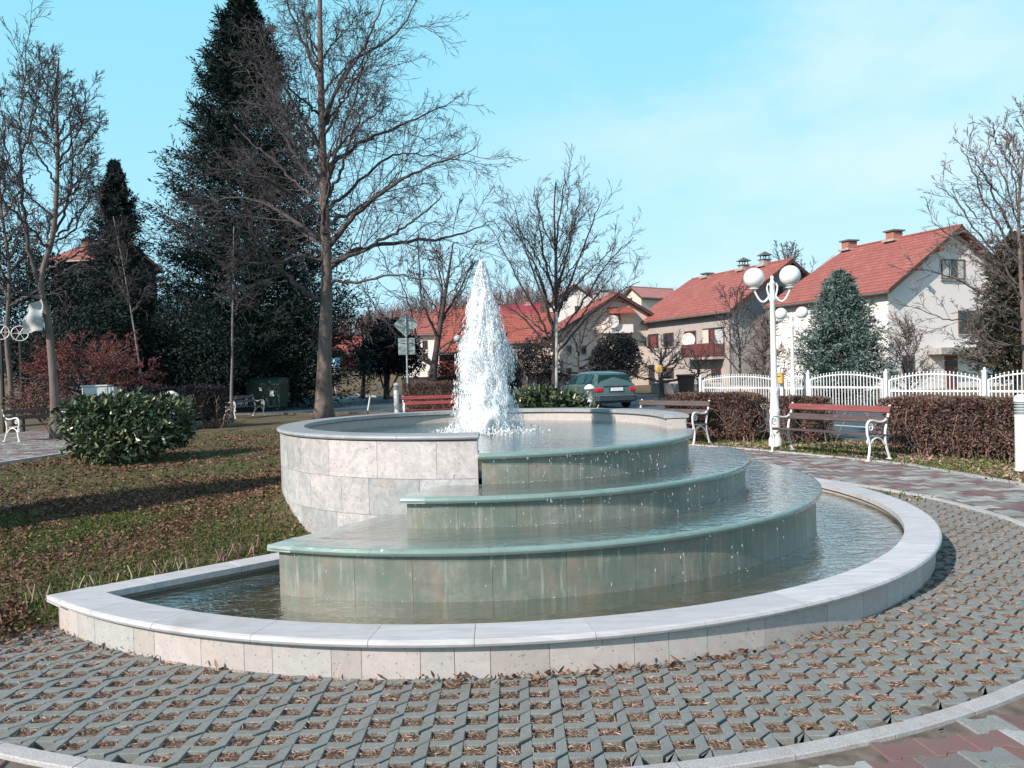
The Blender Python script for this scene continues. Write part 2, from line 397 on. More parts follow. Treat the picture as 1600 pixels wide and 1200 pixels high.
# ------------------------------------------------------------------ fountain
CX, CY = -.279, 8.215
FC = (CX, CY, 0)
fountain = thing('stone_fountain', 'round stepped marble fountain with three wet green spill tiers and a low basin', 'fountain', FC)
def lathe_slabs(mb, prof, a0, a1, width, joint=.003, jit=.25, seg=5, mi=0, rr=random):
    """closed profile swept over an arc in separate slabs"""
    r = max(p[0] for p in prof); a = a0
    while a < a1-1e-4:
        w = width*(1+rr.uniform(-jit, jit))/r
        b = min(a+w, a1)
        if a1-b < .35*width/r: b = a1
        mb.lathe(prof, a0=a+joint/r/2, a1=b-joint/r/2, seg=seg, mi=mi, closed=True, ends=True); a = b
def bull(rin, rout, z, th=.045):
    return [(rin, z-th), (rout-.02, z-th), (rout-.006, z-th*.8), (rout, z-th*.5), (rout-.005, z-th*.18), (rout-.018, z), (rin, z)]
def pol(r, az): return np.array((r*math.cos(R(az)), r*math.sin(R(az))))
def strip(mb, p, q, wd, z0, z1, inset=0.0, mi=0, bev=.008, joints=1, rc=None):
    """straight bar from p to q whose left side is the line p-q"""
    p = np.array(p); q = np.array(q); d = (q-p)/np.linalg.norm(q-p); n = np.array((d[1], -d[0]))
    L = np.linalg.norm(q-p)
    for k in range(joints):
        a = p+d*(L*k/joints+.0015); b = p+d*(L*(k+1)/joints-.0015)
        poly = [a+n*inset, a+n*(inset+wd), b+n*(inset+wd), b+n*inset]
        if rc and k == 0:          # first end follows the ring of radius rc
            def onring(o):
                B = np.dot(o, d); C = np.dot(o, o)-rc*rc; return o+d*(-B-math.sqrt(max(B*B-C, 0)))
            poly[0], poly[1] = onring(a+n*inset), onring(a+n*(inset+wd))
        mb.prism([tuple(x) for x in poly], z0, z1, mi, bev=bev)

RO, R1, R2, R3 = 4.07, 3.16, 2.55, 2.03
Z0, Z1, Z2, Z3, ZR = .215, .479, .712, .960, 1.108
ZW = .135
AO, A1_, A2_, A3_ = -132.0, -115.2, -102.0, -90.0       # left ends of the four rings
BO, B1_, B2_, B3_ = 38.0, 21.0, 8.0, -4.0
loc = lambda x, y: np.array((x-CX, y-CY))
tipO, endO = loc(-3.07, 5.185), loc(-1.72, 6.42)
tip1, end1 = loc(-1.66, 5.33), loc(-1.02, 6.33)
tip2, end2 = loc(-.86, 5.60), loc(-.575, 6.27)
# outer basin
mb = MB(); lathe_slabs(mb, [(RO-.03, -.06), (RO, -.06), (RO, Z0-.045), (RO-.03, Z0-.045)], R(AO+.6), R(BO), .34, jit=.55)
mb2 = MB(); mb2.lathe([(RO-.19, .02), (RO-.19, Z0-.046), (RO-.012, Z0-.046), (RO-.012, -.05)], a0=R(AO+.7), a1=R(BO), seg=110)
strip(mb2, tipO, endO, .12, -.05, Z0-.046, .05, bev=0, rc=RO-.006)
o = mb2.build('basin_core', M['slab'], fountain); o['label'] = 'inner face of the low basin wall'
bw = mb.build('basin_wall', M['slab'], fountain)
mb = MB(); lathe_slabs(mb, bull(RO-.22, RO+.05, Z0), R(AO-.4), R(BO), .62, jit=.2, seg=8)
strip(mb, tipO, endO, .22, Z0-.044, Z0-.002, 0.0, joints=3, rc=RO+.046, bev=.002)
mb.build('basin_coping', M['coping'], fountain)
mb = MB(); mb.lathe([(1.9, .03), (RO-.1, .03)], a0=R(-131), a1=R(BO), seg=90); mb.build('basin_floor', M['poolfloor'], fountain)
# a low step along the inside of the basin's straight side
mb = MB(); strip(mb, tipO+(endO-tipO)*.16, endO, .07, .02, .118, .19, bev=.004); mb.build('basin_step', M['lip'], fountain)
# spill tiers
def tier(Rw, z, zb, aa, bb, tip, end, rin, label):
    mb = MB(); lathe_slabs(mb, [(Rw-.03, zb), (Rw, zb), (Rw, z-.045), (Rw-.03, z-.045)], R(aa+.75), R(bb), .45, jit=.35, joint=.002)
    if tip is not None: strip(mb, tip, end, .06, zb, z-.046, .05, bev=0, rc=Rw-.004)
    t = mb.build('tier', M['slab_wet'], fountain); t['label'] = label
    mb = MB(); lathe_slabs(mb, bull(Rw-.21, Rw+.05, z), R(aa), R(bb), .8, jit=.15, seg=10, joint=.0015)
    if tip is not None: strip(mb, tip, end, .19, z-.043, z-.001, 0.0, joints=2, rc=Rw+.046)
    mb.build('lip', M['lip'], t, smooth=35)
    mb = MB(); mb.lathe([(rin, z-.035), (Rw-.1, z-.035)], a0=R(aa+3.0), a1=R(bb), seg=60); mb.build('tier_floor', M['poolfloor'], t)
    mb = MB(); mb.lathe([(Rw-.035, zb-.02), (Rw-.035, z-.05)], a0=R(aa+1.0), a1=R(bb), seg=60); mb.build('tier_core', M['grout'], t)
tier(R1, Z1, .02, A1_, B1_, tip1, end1, R3-.02, 'lowest green stained spill tier')
tier(R2, Z2, Z1-.03, A2_, B2_, tip2, end2, R3-.1, 'middle spill tier')
tier(R3, Z3, Z2-.03, A3_, B3_, None, None, 1.7, 'top spill tier')
# high pool wall round the back
mb = MB()
zs = [-.08, .17, .47, .765, ZR-.045]
for k in range(4):
    lathe_slabs(mb, [(R3-.025, zs[k]+.0015), (R3+.004, zs[k]+.0015), (R3+.004, zs[k+1]-.0015), (R3-.025, zs[k+1]-.0015)], R(-4+(k % 2)*.01), R(270), .42, jit=.35, rr=random.Random(31+k))
hw = mb.build('pool_wall', M['slab_high'], fountain)
mb = MB(); mb.lathe([(1.84, .5), (1.84, ZR-.046), (R3-.012, ZR-.046), (R3-.012, -.05)], a0=R(-3.9), a1=R(269.9), seg=90, ends=False)
for az in (-3.9, 269.9):
    p, q = pol(1.84, az), pol(R3-.012, az); mb.add([(*p, .5), (*q, .5), (*q, ZR-.046), (*p, ZR-.046)], [(0, 1, 2, 3)])
mb.build('pool_core', M['slab'], fountain)
mb = MB(); lathe_slabs(mb, bull(R3-.22, R3+.035, ZR, .038), R(-4.3), R(270.3), .6, jit=.2, seg=8); mb.build('pool_coping', M['coping_grey'], fountain)
mb = MB(); mb.lathe([(0.0, .74), (1.86, .74)], seg=48); mb.build('pool_floor', M['poolfloor'], fountain)

# water: each level a sheet of its own
def wsheet(name, parts, mat, label):
    mb = MB()
    for r0, r1, a0, a1, z, roll in parts:
        rs = np.r_[np.linspace(r0, r1-.03, 5), r1-.012, r1]; pf = [(r, z) for r in rs]
        if roll: pf += [(r1+.006, z-.006), (r1+.009, z-.025), (r1+.004, z-.048)]
        mb.lathe(pf[::-1], a0=R(a0), a1=R(a1), seg=72)
    o = mb.build(name, mat, None, smooth=True, loc=FC); return tag(o, kind='structure', label=label)
wsheet('basin_water', [(R1+.0, RO-.19, -128.5, BO, ZW, False)], M['water'], 'shallow water lying in the low outer basin')
mb = MB(); a = tipO+(endO-tipO)*.17; n = (endO-tipO)/np.linalg.norm(endO-tipO); n = np.array((n[1], -n[0]))
q0 = a+n*.19; q1 = endO+n*.17
w2 = [tuple(q0)]+[tuple(pol(RO-.19, -128.6+k*.02)) for k in range(3)]+[tuple(pol(R1-.01, -128.5)), tuple(pol(R3+.02, -127)), tuple(q1)]
sg = sum(w2[i][0]*w2[(i+1) % len(w2)][1]-w2[(i+1) % len(w2)][0]*w2[i][1] for i in range(len(w2))); w2 = w2 if sg > 0 else w2[::-1]; mb.add([(x, y, ZW) for x, y in w2], [tuple(range(len(w2)))]); tag(mb.build('basin_water', M['water'], None, loc=FC), kind='structure', label='still water in the pointed corner of the basin')
mb = MB(); mb.lathe([(R1, ZW), (R3, ZW)], a0=R(-128.5), a1=R(A1_-.5), seg=8); tag(mb.build('basin_water', M['water'], None, loc=FC), kind='structure', label='water of the basin beside the lowest tier end')
wsheet('tier_water', [(R2, R1+.045, A1_+3.2, B1_, Z1+.006, True), (R3, R2, A1_+3.2, A2_+3, Z1+.006, False)], M['water_thin'], 'water spilling over the lowest tier')
wsheet('tier_water', [(R3, R2+.045, A2_+3.9, B2_, Z2+.006, True)], M['water_thin'], 'water spilling over the middle tier')
wsheet('pool_water', [(0.02, 1.845, -180, 180, Z3+.006, False), (1.845, R3+.045, A3_+.2, B3_-.2, Z3+.006, True)], M['water_thin'], 'water of the raised pool spilling over its lip')

# jet of white water
def streaks(mb, P, D, Ln, Wd):
    """stretched octahedra: centre P, axis D, half length Ln, half width Wd"""
    n = len(P); D = D/np.linalg.norm(D, axis=1, keepdims=True)
    up = np.where(np.abs(D[:, 2:3]) < .9, np.array([[0, 0, 1.]]), np.array([[1., 0, 0]]))
    A = np.cross(D, up); A /= np.linalg.norm(A, axis=1, keepdims=True); B = np.cross(D, A)
    Ln = Ln[:, None]; Wd = Wd[:, None]
    V = np.stack([P+D*Ln, P+A*Wd, P+B*Wd, P-A*Wd, P-B*Wd, P-D*Ln], 1).reshape(-1, 3)
    f = np.array([(0, 1, 2), (0, 2, 3), (0, 3, 4), (0, 4, 1), (5, 2, 1), (5, 3, 2), (5, 4, 3), (5, 1, 4)])
    mb.addn(V, (np.arange(n)[:, None, None]*6+f[None]).reshape(-1, 3))
jet = thing('water_jet', 'tall white jet of frothing water rising from the raised pool', 'fountain jet', (CX, CY, Z3))
def env(z):   # half width of the jet at height z above the pool
    return np.interp(z, [0, .1, .3, .6, .9, 1.2, 1.4, 1.6, 1.72, 1.79], [.325, .33, .305, .275, .24, .185, .128, .078, .038, .009])
core = MB(); seg, rows = 40, 60
zz = np.linspace(-.03, 1.70, rows); ph = np.arange(seg)*2*PI/seg
from mathutils import noise as mnoise
V = []
for z in zz:
    for p in ph:
        q = Vector((math.cos(p)*2.2, math.sin(p)*2.2, z*2.6))
        k = .62+.34*mnoise.noise(q*1.3)+.30*mnoise.noise(Vector((q.x*3.2, q.y*3.2, q.z*1.6)))+.22*mnoise.noise(Vector((q.x*7, q.y*7, q.z*3)))
        r = max(.004, float(env(z))*.84*k*1.2); V.append((r*math.cos(p), r*math.sin(p), z))
i = np.arange(rows-1)[:, None]*seg; k = np.arange(seg)[None]; k2 = (k+1) % seg
core.addn(V, np.stack([i+k, i+k2, i+seg+k2, i+seg+k], -1).reshape(-1, 4))
core.build('water_column', M['foam'], jet, smooth=True)
sp = MB(); n = 70000
z = 1.76*rng.random(n)**1.05; e = env(z); rad = e*np.sqrt(rng.random(n))*1.02; an = rng.random(n)*2*PI
# clumps: denser strands at some angles and heights
cl_ = np.array([mnoise.noise(Vector((math.cos(a)*2.0, math.sin(a)*2.0, zz_*3.2))) for a, zz_ in zip(an, z)])
rad *= 1+.40*cl_
keep = rng.random(n) < .55+.8*cl_+ .25*(rad < e*.7); z, rad, an, e = z[keep], rad[keep], an[keep], e[keep]; n = len(z)
P = np.stack([rad*np.cos(an), rad*np.sin(an), z], 1)
D = np.stack([np.cos(an)*rad*.5, np.sin(an)*rad*.5, -np.ones(n)], 1)+rng.normal(0, .22, (n, 3))
Wd = .0011+.0042*rng.random(n)**3.5; Ln = Wd*(1.5+9*rng.random(n)**2.5)
streaks(sp, P, D, Ln, Wd)
sp.build('falling_drops', M['droplet'], jet)['kind'] = 'stuff'
# strands flung off the column: short chains of drops along parabolas
st = MB()
for k in range(90):
    a = rng.random()*2*PI; z0 = .35+1.25*rng.random(); r0 = float(env(z0))*.8; vx = .25+.75*rng.random(); vz = .6*rng.random()
    T = np.linspace(0, .28+.18*rng.random(), 14); r = r0+vx*T*.55; zq = z0+vz*T-4.9*T*T
    P = np.stack([r*np.cos(a), r*np.sin(a), zq], 1); P = P[P[:, 2] > .01]
    if len(P) < 3: continue
    P += rng.normal(0, .006, P.shape)
    D = np.gradient(P, axis=0)+1e-6; wv = .002+.0035*rng.random(len(P)); streaks(st, P, D, np.full(len(P), .018)*(.5+rng.random(len(P))), wv)
st.build('flung_drops', M['droplet'], jet)['kind'] = 'stuff'
sp = MB(); n = 1500; r = .26+np.abs(rng.normal(0, .14, n)); an = rng.random(n)*2*PI; z = np.abs(rng.normal(0, .045, n))*np.exp(-(r-.26)*2.2)
P = np.stack([r*np.cos(an), r*np.sin(an), z+.004], 1); D = rng.normal(0, .6, (n, 3))+np.array([[0, 0, 1.]]); Wd = .002+.007*rng.random(n)**2
streaks(sp, P, D, Wd*(1+3*rng.random(n)), Wd); sp.build('splash', M['droplet'], jet)['kind'] = 'stuff'
# froth below the lips
def lipdrops(Rw, z, drop, a0, a1, n, name):
    mb = MB(); an = R(a0)+(R(a1)-R(a0))*rng.random(n)
    cent = rng.choice(np.linspace(R(a0), R(a1), 26), n); an = np.where(rng.random(n) < .7, cent+rng.normal(0, .012, n), an)
    t = rng.random(n); P = np.stack([(Rw+.052+.02*t)*np.cos(an), (Rw+.052+.02*t)*np.sin(an), z-.04-drop*t**1.5], 1)
    D = np.tile(np.array([[0, 0, -1.]]), (n, 1))+rng.normal(0, .15, (n, 3)); Wd = .0008+.0014*rng.random(n)
    streaks(mb, P, D, Wd*(2+7*rng.random(n)), Wd)
    m = int(n*.9); an = R(a0)+(R(a1)-R(a0))*rng.random(m); rr_ = Rw+.03+np.abs(rng.normal(0, .03, m))
    P = np.stack([rr_*np.cos(an), rr_*np.sin(an), np.full(m, z-.04-drop+.004)], 1); Wd = .001+.002*rng.random(m)**2
    streaks(mb, P, rng.normal(0, 1, (m, 3))*np.array([[1, 1, .2]])+1e-3, Wd*2, Wd)
    o = mb.build(name, M['droplet'], fountain); o['kind'] = 'stuff'; return o
lipdrops(R3, Z3, .19, A3_+2, B3_, 150, 'dripping_water'); lipdrops(R2, Z2, .18, A2_+3, B2_, 130, 'dripping_water'); lipdrops(R1, Z1, .29, A1_+3, B1_-15, 80, 'dripping_water')
# ------------------------------------------------------------------ ground
def sstep(x, a, b):
    t = np.clip((x-a)/(b-a), 0, 1); return t*t*(3-2*t)
def hz(x, y):
    """height of the lawn: a low mound against the left of the fountain"""
    x = np.asarray(x, float); y = np.asarray(y, float)
    dx, dy = x-CX, y-CY; r = np.hypot(dx, dy); az = np.degrees(np.arctan2(dy, dx)) % 360
    d = np.maximum(r-2.03, 0)
    k = np.where(r < 4.0, sstep(229-az, -7, -5), sstep(229-az, -2, 10))*sstep(az, 95, 135)         # lawn sector
    am = np.interp(az, [100, 150, 190, 202, 211, 221, 230], [.25, .42, .50, .48, .40, .25, .15]); return am*np.exp(-d/1.3)*k+.02*k
def far_rise(y): return np.where(y > 55, (np.maximum(y-55, 0)*.085), 0)
# one sheet to the horizon
rs = np.concatenate([np.linspace(0, 4.0, 9), np.linspace(4.3, 14, 36), np.linspace(15, 60, 30), np.geomspace(66, 3500, 26)])
na = 180; th = np.arange(na)*2*PI/na
X = CX+rs[:, None]*np.cos(th); Y = CY+rs[:, None]*np.sin(th)
Z = hz(X, Y)-.045
Z = Z+np.where((Y > 60) & (rs[:, None] < 400), np.minimum((Y-60)*.075, 14)*np.ones_like(X), 0)
Z = np.where(rs[:, None] >= 400, 10-.004*(rs[:, None]-400), Z) if False else Z
mb = MB(); i = np.arange(len(rs)-1)[:, None]*na; k = np.arange(na)[None]; k2 = (k+1) % na
mb.addn(np.stack([X, Y, Z], -1).reshape(-1, 3), np.stack([i+k, i+na+k, i+na+k2, i+k2], -1).reshape(-1, 4))
tag(mb.build('ground', M['lawn'], smooth=True), kind='structure', label='leaf strewn ground')
# lawn sheet (fine) on the left of the fountain
na = 150; az = np.linspace(96, 228.2, na); rr_ = np.concatenate([np.linspace(1.95, 9, 90), np.linspace(9.2, 24, 60)])
A, RR = np.meshgrid(np.radians(az), rr_); A = A+np.radians(np.clip((4.1-RR)/2.05, 0, 1)*5.2*np.clip((np.degrees(A)-200)/28, 0, 1)); X = CX+RR*np.cos(A); Y = CY+RR*np.sin(A)
bump_ = np.array([mnoise.noise(Vector((x*2.1, y*2.1, 0)))*.02+mnoise.noise(Vector((x*7, y*7, 3)))*.008 for x, y in zip(X.ravel(), Y.ravel())]).reshape(X.shape)
Z = hz(X, Y)+bump_; Z[:, -1] -= .35; Z[:, -2] -= .02
keep = (X > -10.0-.0*Y)
mb = MB(); n0, n1 = X.shape; i = np.arange(n0-1)[:, None]*n1; k = np.arange(n1-1)[None]
F = np.stack([i+k, i+k+1, i+n1+k+1, i+n1+k], -1).reshape(-1, 4); kv = keep.ravel(); F = F[kv[F].all(1)]
mb.addn(np.stack([X, Y, Z], -1).reshape(-1, 3), F[:, ::-1]); tag(mb.build('lawn', M['lawn'], smooth=True), kind='structure', label='worn lawn sloping up to the fountain')

# paver ring: soil bed, concrete grid with grass holes, kerb
mb = MB(); mb.lathe([(r_, -.03) for r_ in np.linspace(5.12, 3.9, 26)], a0=R(-150), a1=R(62), seg=330)
V = mb.v[0]; V[:, 2] = [-.034+.011*mnoise.noise(Vector((a*5.5, b*5.5, 2)))+.006*mnoise.noise(Vector((a*19, b*19, 5))) for a, b, _ in V]
tag(mb.build('planting_bed', M['soil'], loc=FC), kind='structure', label='soil under the grid paving')
PX, PY = .148, .142; HX, HY = .096, .092
mb = MB(); holes = []
for gx in range(-40, 46):
    for gy in range(-40, 46):
        x0 = gx*PX+.02; y0 = 3.0+gy*PY
        cx_, cy_ = x0-CX, y0-CY; r = math.hypot(cx_, cy_); a = math.degrees(math.atan2(cy_, cx_))
        if not (3.9 < r < 5.25 and -136 < a < 60): continue
        hx, hy = x0+PX/2, y0+PY/2           # crossing at x0,y0; hole centre up-right of it
        if math.hypot(hx-CX, hy-CY) < 5.05: holes.append((hx, hy))
        # staircase unit: web left of the crossing, the crossing's upper-left half, web above it, lower-right half of the next crossing
        ex, ey = (PX-HX)/2, (PY-HY)/2; g = .0085
        J = lambda: random.uniform(-.0012, .0012)
        xl = x0-PX+ex; X0, X1 = x0-ex, x0+ex; Y0, Y1 = y0-ey, y0+ey; yt = y0+PY-ey; yt2 = y0+PY+ey; xr2 = x0+PX-ex
        poly = [(xl+g*.2, Y0), (X0-g, Y0), (X1, Y1+g), (X1, yt), (X1, yt2-g*1.5), (X0+g*1.2, yt), (X0, yt), (X0, Y1), (xl+g*.2, Y1)]
        q_ = .0006
        poly = [(xl+q_, Y0), (X0-g, Y0), (X1, Y1+g), (X1, yt2-g), (X0+g*.6, yt-g*.4), (X0, Y1), (xl+q_, Y1)]
        dz = random.uniform(-.006, .003)+.004*mnoise.noise(Vector((x0*1.3, y0*1.3, 8)))
        q = []
        for px, py in poly:
            px += J(); py += J(); dx, dy = px-CX, py-CY; rr = math.hypot(dx, dy)
            if rr > 5.108: px, py = CX+dx*5.108/rr, CY+dy*5.108/rr
            q.append((px, py))
        n = len(q); b = .0035
        cen = np.array(q)
        top = []
        for k in range(n):
            p0, p1, p2 = cen[k-1], cen[k], cen[(k+1) % n]
            d1 = p1-p0; d2 = p2-p1; L1 = np.linalg.norm(d1); L2 = np.linalg.norm(d2)
            n1_ = np.array((-d1[1], d1[0]))/(L1+1e-9); n2_ = np.array((-d2[1], d2[0]))/(L2+1e-9); m_ = n1_+n2_; m_ /= (np.linalg.norm(m_)+1e-9)
            top.append(p1+m_*b)
        P = [(*p, -.05+dz) for p in q]+[(*p, -.003+dz) for p in q]+[(*p, dz) for p in top]
        F = [(k, (k+1) % n, n+(k+1) % n, n+k) for k in range(n)]+[(n+k, n+(k+1) % n, 2*n+(k+1) % n, 2*n+k) for k in range(n)]+[tuple(range(2*n, 3*n))]
        mb.add(P, F)
gp_ = mb; mb = MB()
for hx, hy in holes:
    zq = [-.013+.009*mnoise.noise(Vector((hx*7+i, hy*7-i, 3))) for i in range(9)]; P = []
    for i in range(3):
        for j in range(3): P.append((hx+(j-1)*(HX/2+.001), hy+(i-1)*(HY/2+.001), zq[i*3+j]-(.004 if (i, j) != (1, 1) else 0)))
    mb.add(P, [(a, a+1, a+4, a+3) for a in (0, 1, 3, 4)])
tag(mb.build('planting_bed', M['soil'], smooth=True), kind='structure', label='soil filling the holes of the grid paving'); mb = gp_
tag(mb.build('grid_paving', M['gpaver']), kind='structure', label='grey concrete grid paving with grass holes')
mb = MB(); lathe_slabs(mb, [(5.105, -.06), (5.105, .006), (5.109, .010), (5.186, .010), (5.19, .006), (5.19, -.06)], R(-152), R(75), .5, jit=.02, joint=.006, seg=4)
tag(mb.build('kerb', M['kerb'], loc=FC), kind='structure', label='flush pale kerb ring round the grid paving')

# path of interlocking red and grey pavers
PATH = [(-14, -4), (8.2, -4), (7.6, 4), (6.95, 7.2), (6.35, 9.8), (5.95, 12.2), (4.95, 14.0), (3.9, 15.6), (2.6, 17.0), (.5, 18.0), (-.5, 17.4), (-.3, 13.6), (3, 12), (4.9, 9), (4.9, 7.4), (3.5, 4.6), (1.0, 3.2), (-1.6, 3.2), (-3.6, 4.3), (-5.2, 6.2), (-7.5, 5.2)]
def inpoly(x, y, P):
    c = False; n = len(P)
    for i in range(n):
        x1, y1 = P[i]; x2, y2 = P[i-1]
        if (y1 > y) != (y2 > y) and x < (x2-x1)*(y-y1)/(y2-y1)+x1: c = not c
    return c
def sheet(name, poly, z, mat, label):
    from mathutils.geometry import tessellate_polygon
    tri = tessellate_polygon([[Vector((x, y, 0)) for x, y in poly]])
    mb = MB(); F = []
    for a, b, c in tri:
        p, q, r_ = poly[a], poly[b], poly[c]
        F.append((a, b, c) if (q[0]-p[0])*(r_[1]-p[1])-(q[1]-p[1])*(r_[0]-p[0]) > 0 else (a, c, b))
    mb.add([(x, y, z) for x, y in poly], F); return tag(mb.build(name, mat), kind='structure', label=label)
sheet('path', PATH, -.012, M['joint'], 'sand joints of the paved path')
LPATH = [(-30, 10.2), (-13.0, 13.2), (-10.6, 14.6), (-10.0, 17.6), (-9.6, 21), (-10.5, 26), (-13, 32), (-17, 33), (-16, 26), (-17, 20), (-30, 17.5)]
sheet('path', LPATH, .004, M['joint'], 'paved path on the left past the benches')
hs = [-.1, -.0625, -.0375, .0375, .0625, .1]; hw_ = [.0825, .0825, .057, .057, .0825, .0825]
BEH = [(s, -w_) for s, w_ in zip(hs, hw_)]+[(s, w_) for s, w_ in zip(hs[::-1], hw_[::-1])]
BEHt = [(s*.95, w_*(1-.05)) for s, w_ in BEH]; BEHo = [(s*.988, w_*.985) for s, w_ in BEH]
def behaton(poly, rot, vis, z):
    mb = MB(); ca, sa = math.cos(rot), math.sin(rot)
    xs = [p[0] for p in poly]; ys = [p[1] for p in poly]; ext = max(max(xs)-min(xs), max(ys)-min(ys)); c0 = ((min(xs)+max(xs))/2, (min(ys)+max(ys))/2)
    nr = int(ext/.139/1.3)+2; ns = int(ext/.2/1.3)+2
    for r in range(-nr, nr+1):
        for s in range(-ns, ns+1):
            a = s*.2+(.1 if r % 2 else 0); b = r*.1395
            x = c0[0]+a*ca-b*sa; y = c0[1]+a*sa+b*ca
            if not vis(x, y) or not inpoly(x, y, poly): continue
            n_ = mnoise.noise(Vector((x*1.7, y*1.7, 5)))*.4+random.gauss(0, .5)
            mi = 1 if n_ > .12 else (2 if n_ < -.42 else 0)
            dz = random.uniform(-.003, .003)+z; tx, ty = random.uniform(-.006, .006), random.uniform(-.006, .006)
            P = []
            for ring, zz_ in ((BEHo, -.05), (BEHo, -.003), (BEHt, 0)):
                for p, q in ring: P.append((x+p*ca-q*sa, y+p*sa+q*ca, dz+zz_+p*tx+q*ty))
            F = [(k, (k+1) % 12, 12+(k+1) % 12, 12+k) for k in range(12)]+[(12+k, 12+(k+1) % 12, 24+(k+1) % 12, 24+k) for k in range(12)]
            F += [(24, 25, 34, 35), (25, 26, 33, 34), (26, 27, 32, 33), (27, 28, 31, 32), (28, 29, 30, 31)]
            mb.add(P, F, mi)
    return mb
def seen(x, y, m=.35):
    return y > 1.5 and abs(x)/max(y, .1) < .64+m
def visR(x, y):
    d = math.hypot(x-CX, y-CY); a = math.degrees(math.atan2(y-CY, x-CX))
    return seen(x, y) and d > (5.26 if a < 45 or a > 80 else 4.6) and (-150 < a < 85)
mb = behaton(PATH, R(8), visR, -.001); tag(mb.build('path', [M['brick_grey'], M['brick_red'], M['brick_dark']]), kind='structure', label='red and grey interlocking paved path round the fountain')
mb = behaton(LPATH, R(20), lambda x, y: seen(x, y, .15) and y < 30, .012); tag(mb.build('path', [M['brick_grey'], M['brick_red'], M['brick_dark']]), kind='structure', label='red and grey paved path at the far left')
def ribbon(pts, w, z0, z1, mat, name, label, step=None):
    mb = MB()
    for p, q in zip(pts[:-1], pts[1:]):
        p = np.array(p, float); q = np.array(q, float); L = np.linalg.norm(q-p); d = (q-p)/L; n = np.array((-d[1], d[0]))*w/2
        k = max(1, round(L/step)) if step else 1
        for i in range(k):
            a = p+d*(L*i/k+(.004 if step else 0)); b = p+d*(L*(i+1)/k-(.004 if step else 0))
            mb.prism([tuple(a-n), tuple(b-n), tuple(b+n), tuple(a+n)], z0, z1)
    return tag(mb.build(name, mat), kind='structure', label=label)
ribbon([(7.65, 4), (7.0, 7.2), (6.4, 9.8), (6.0, 12.25), (5.0, 14.05), (3.95, 15.65), (2.65, 17.05)], .09, -.06, .012, M['kerb'], 'kerb', 'pale kerb between the path and the hedge bed', .5)
ribbon([(-10.55, 14.55), (-9.95, 17.6), (-9.55, 21), (-10.4, 26)], .10, -.06, .035, M['kerb'], 'kerb', 'kerb between lawn and the left path', .6)

# roads
ROAD = [(16, 3), (12.6, 8.5), (8.6, 13.4), (7.35, 15.2), (5.6, 18.6), (3.6, 23.5), (2.0, 27.2), (.2, 30.6), (-3, 32.4), (-8, 33.4), (-14.5, 36), (-23, 52), (-40, 110), (-28, 112), (-17, 76), (-10.5, 57), (-7.0, 48.5), (-3.5, 44.5), (1.5, 44), (2.2, 47), (-2, 74), (-8, 112), (1, 112), (5, 74), (7.2, 46), (8.4, 31), (11.0, 25.1), (13.6, 21.6), (19, 14), (26, 6)]
sheet('road', ROAD, -.004, M['asphalt'], 'blue grey asphalt street')
ribbon([(16.2, 6.8), (12.4, 12.4), (9.4, 17.2), (8.1, 20.1)], .12, -.003, .001, M['roadpaint'], 'road_marking', 'white line along the street')
ribbon([(-14.0, 44.5), (-11.4, 47.2), (-8.6, 48.6)], .14, -.003, .001, M['roadpaint'], 'road_marking', 'curved white line at the junction')
ribbon([(-15.0, 47), (-12, 43), (-8, 41)], .14, -.003, .001, M['roadpaint'], 'road_marking', 'second white line at the junction')
ribbon([(12.55, 8.4), (8.55, 13.3), (7.3, 15.15), (5.55, 18.5), (3.55, 23.4), (1.95, 27.1), (.15, 30.5), (-3, 32.3), (-8, 33.3), (-14.5, 35.9)], .12, -.06, .03, M['joint'], 'kerb', 'low dark kerb along the near side of the street', 1.0)
ribbon([(-27.9, 112), (-16.9, 76), (-10.4, 57), (-6.9, 48.6), (-3.4, 44.6), (1.5, 44.1)], .14, -.06, .1, M['kerb'], 'kerb', 'kerb of the tree island beyond the street', 1.0)
sheet('pavement', [(-7.0, 48.7), (-3.4, 44.8), (1.4, 44.2), (2.1, 47), (-2, 72), (-14, 74), (-16.6, 75.9), (-10.3, 57)], .05, M['soil'], 'bare soil and gravel island under the far trees')
# ------------------------------------------------------------------ street furniture
def m_paint(name, c, rough=.4, wear=.25, c2=(.35, .30, .25)):
    t = NT(name); v = t.coord('Object')
    f = t.ramp(t.noise(v, 14, 6, .7), [(.55, 0), (.75, wear)])
    t.col(t.mix(f, t.mix(t.noise(v, 3, 3), tuple(x*.88 for x in c), c), c2)); t.set(Roughness=rough); t.bump(t.noise(v, 40, 3), .1, .003); return t.m
M['white_iron'] = m_paint('white_painted_iron', (.80, .80, .79), .4)
M['globe'] = m_paint('opal_globe', (.84, .85, .85), .25, .06, (.6, .6, .58))
def m_wood(name, c):
    t = NT(name); g = t.n('ShaderNodeNewGeometry').outputs['Random Per Island']
    f = t.noise(t.coord('Object', (2, 30, 30)), 1.0, 5, .65, .4)
    a = t.ramp(f, [(.3, tuple(x*.6 for x in c)), (.7, tuple(min(1, x*1.25) for x in c))])
    fl = t.ramp(t.noise(t.coord('Object', (4, 14, 14)), 2.0, 4, .7), [(.62, 0), (.7, .6)])
    t.col(t.mix(fl, a, (.38, .30, .26))); t.set(Roughness=.6); t.bump(f, .25, .004); return t.m
M['slat_dark'] = m_wood('weathered_slat', (.085, .06, .058))
M['slat_red'] = m_wood('red_painted_slat', (.22, .06, .06))
M['slat_bright'] = m_wood('bright_red_slat', (.27, .045, .045))

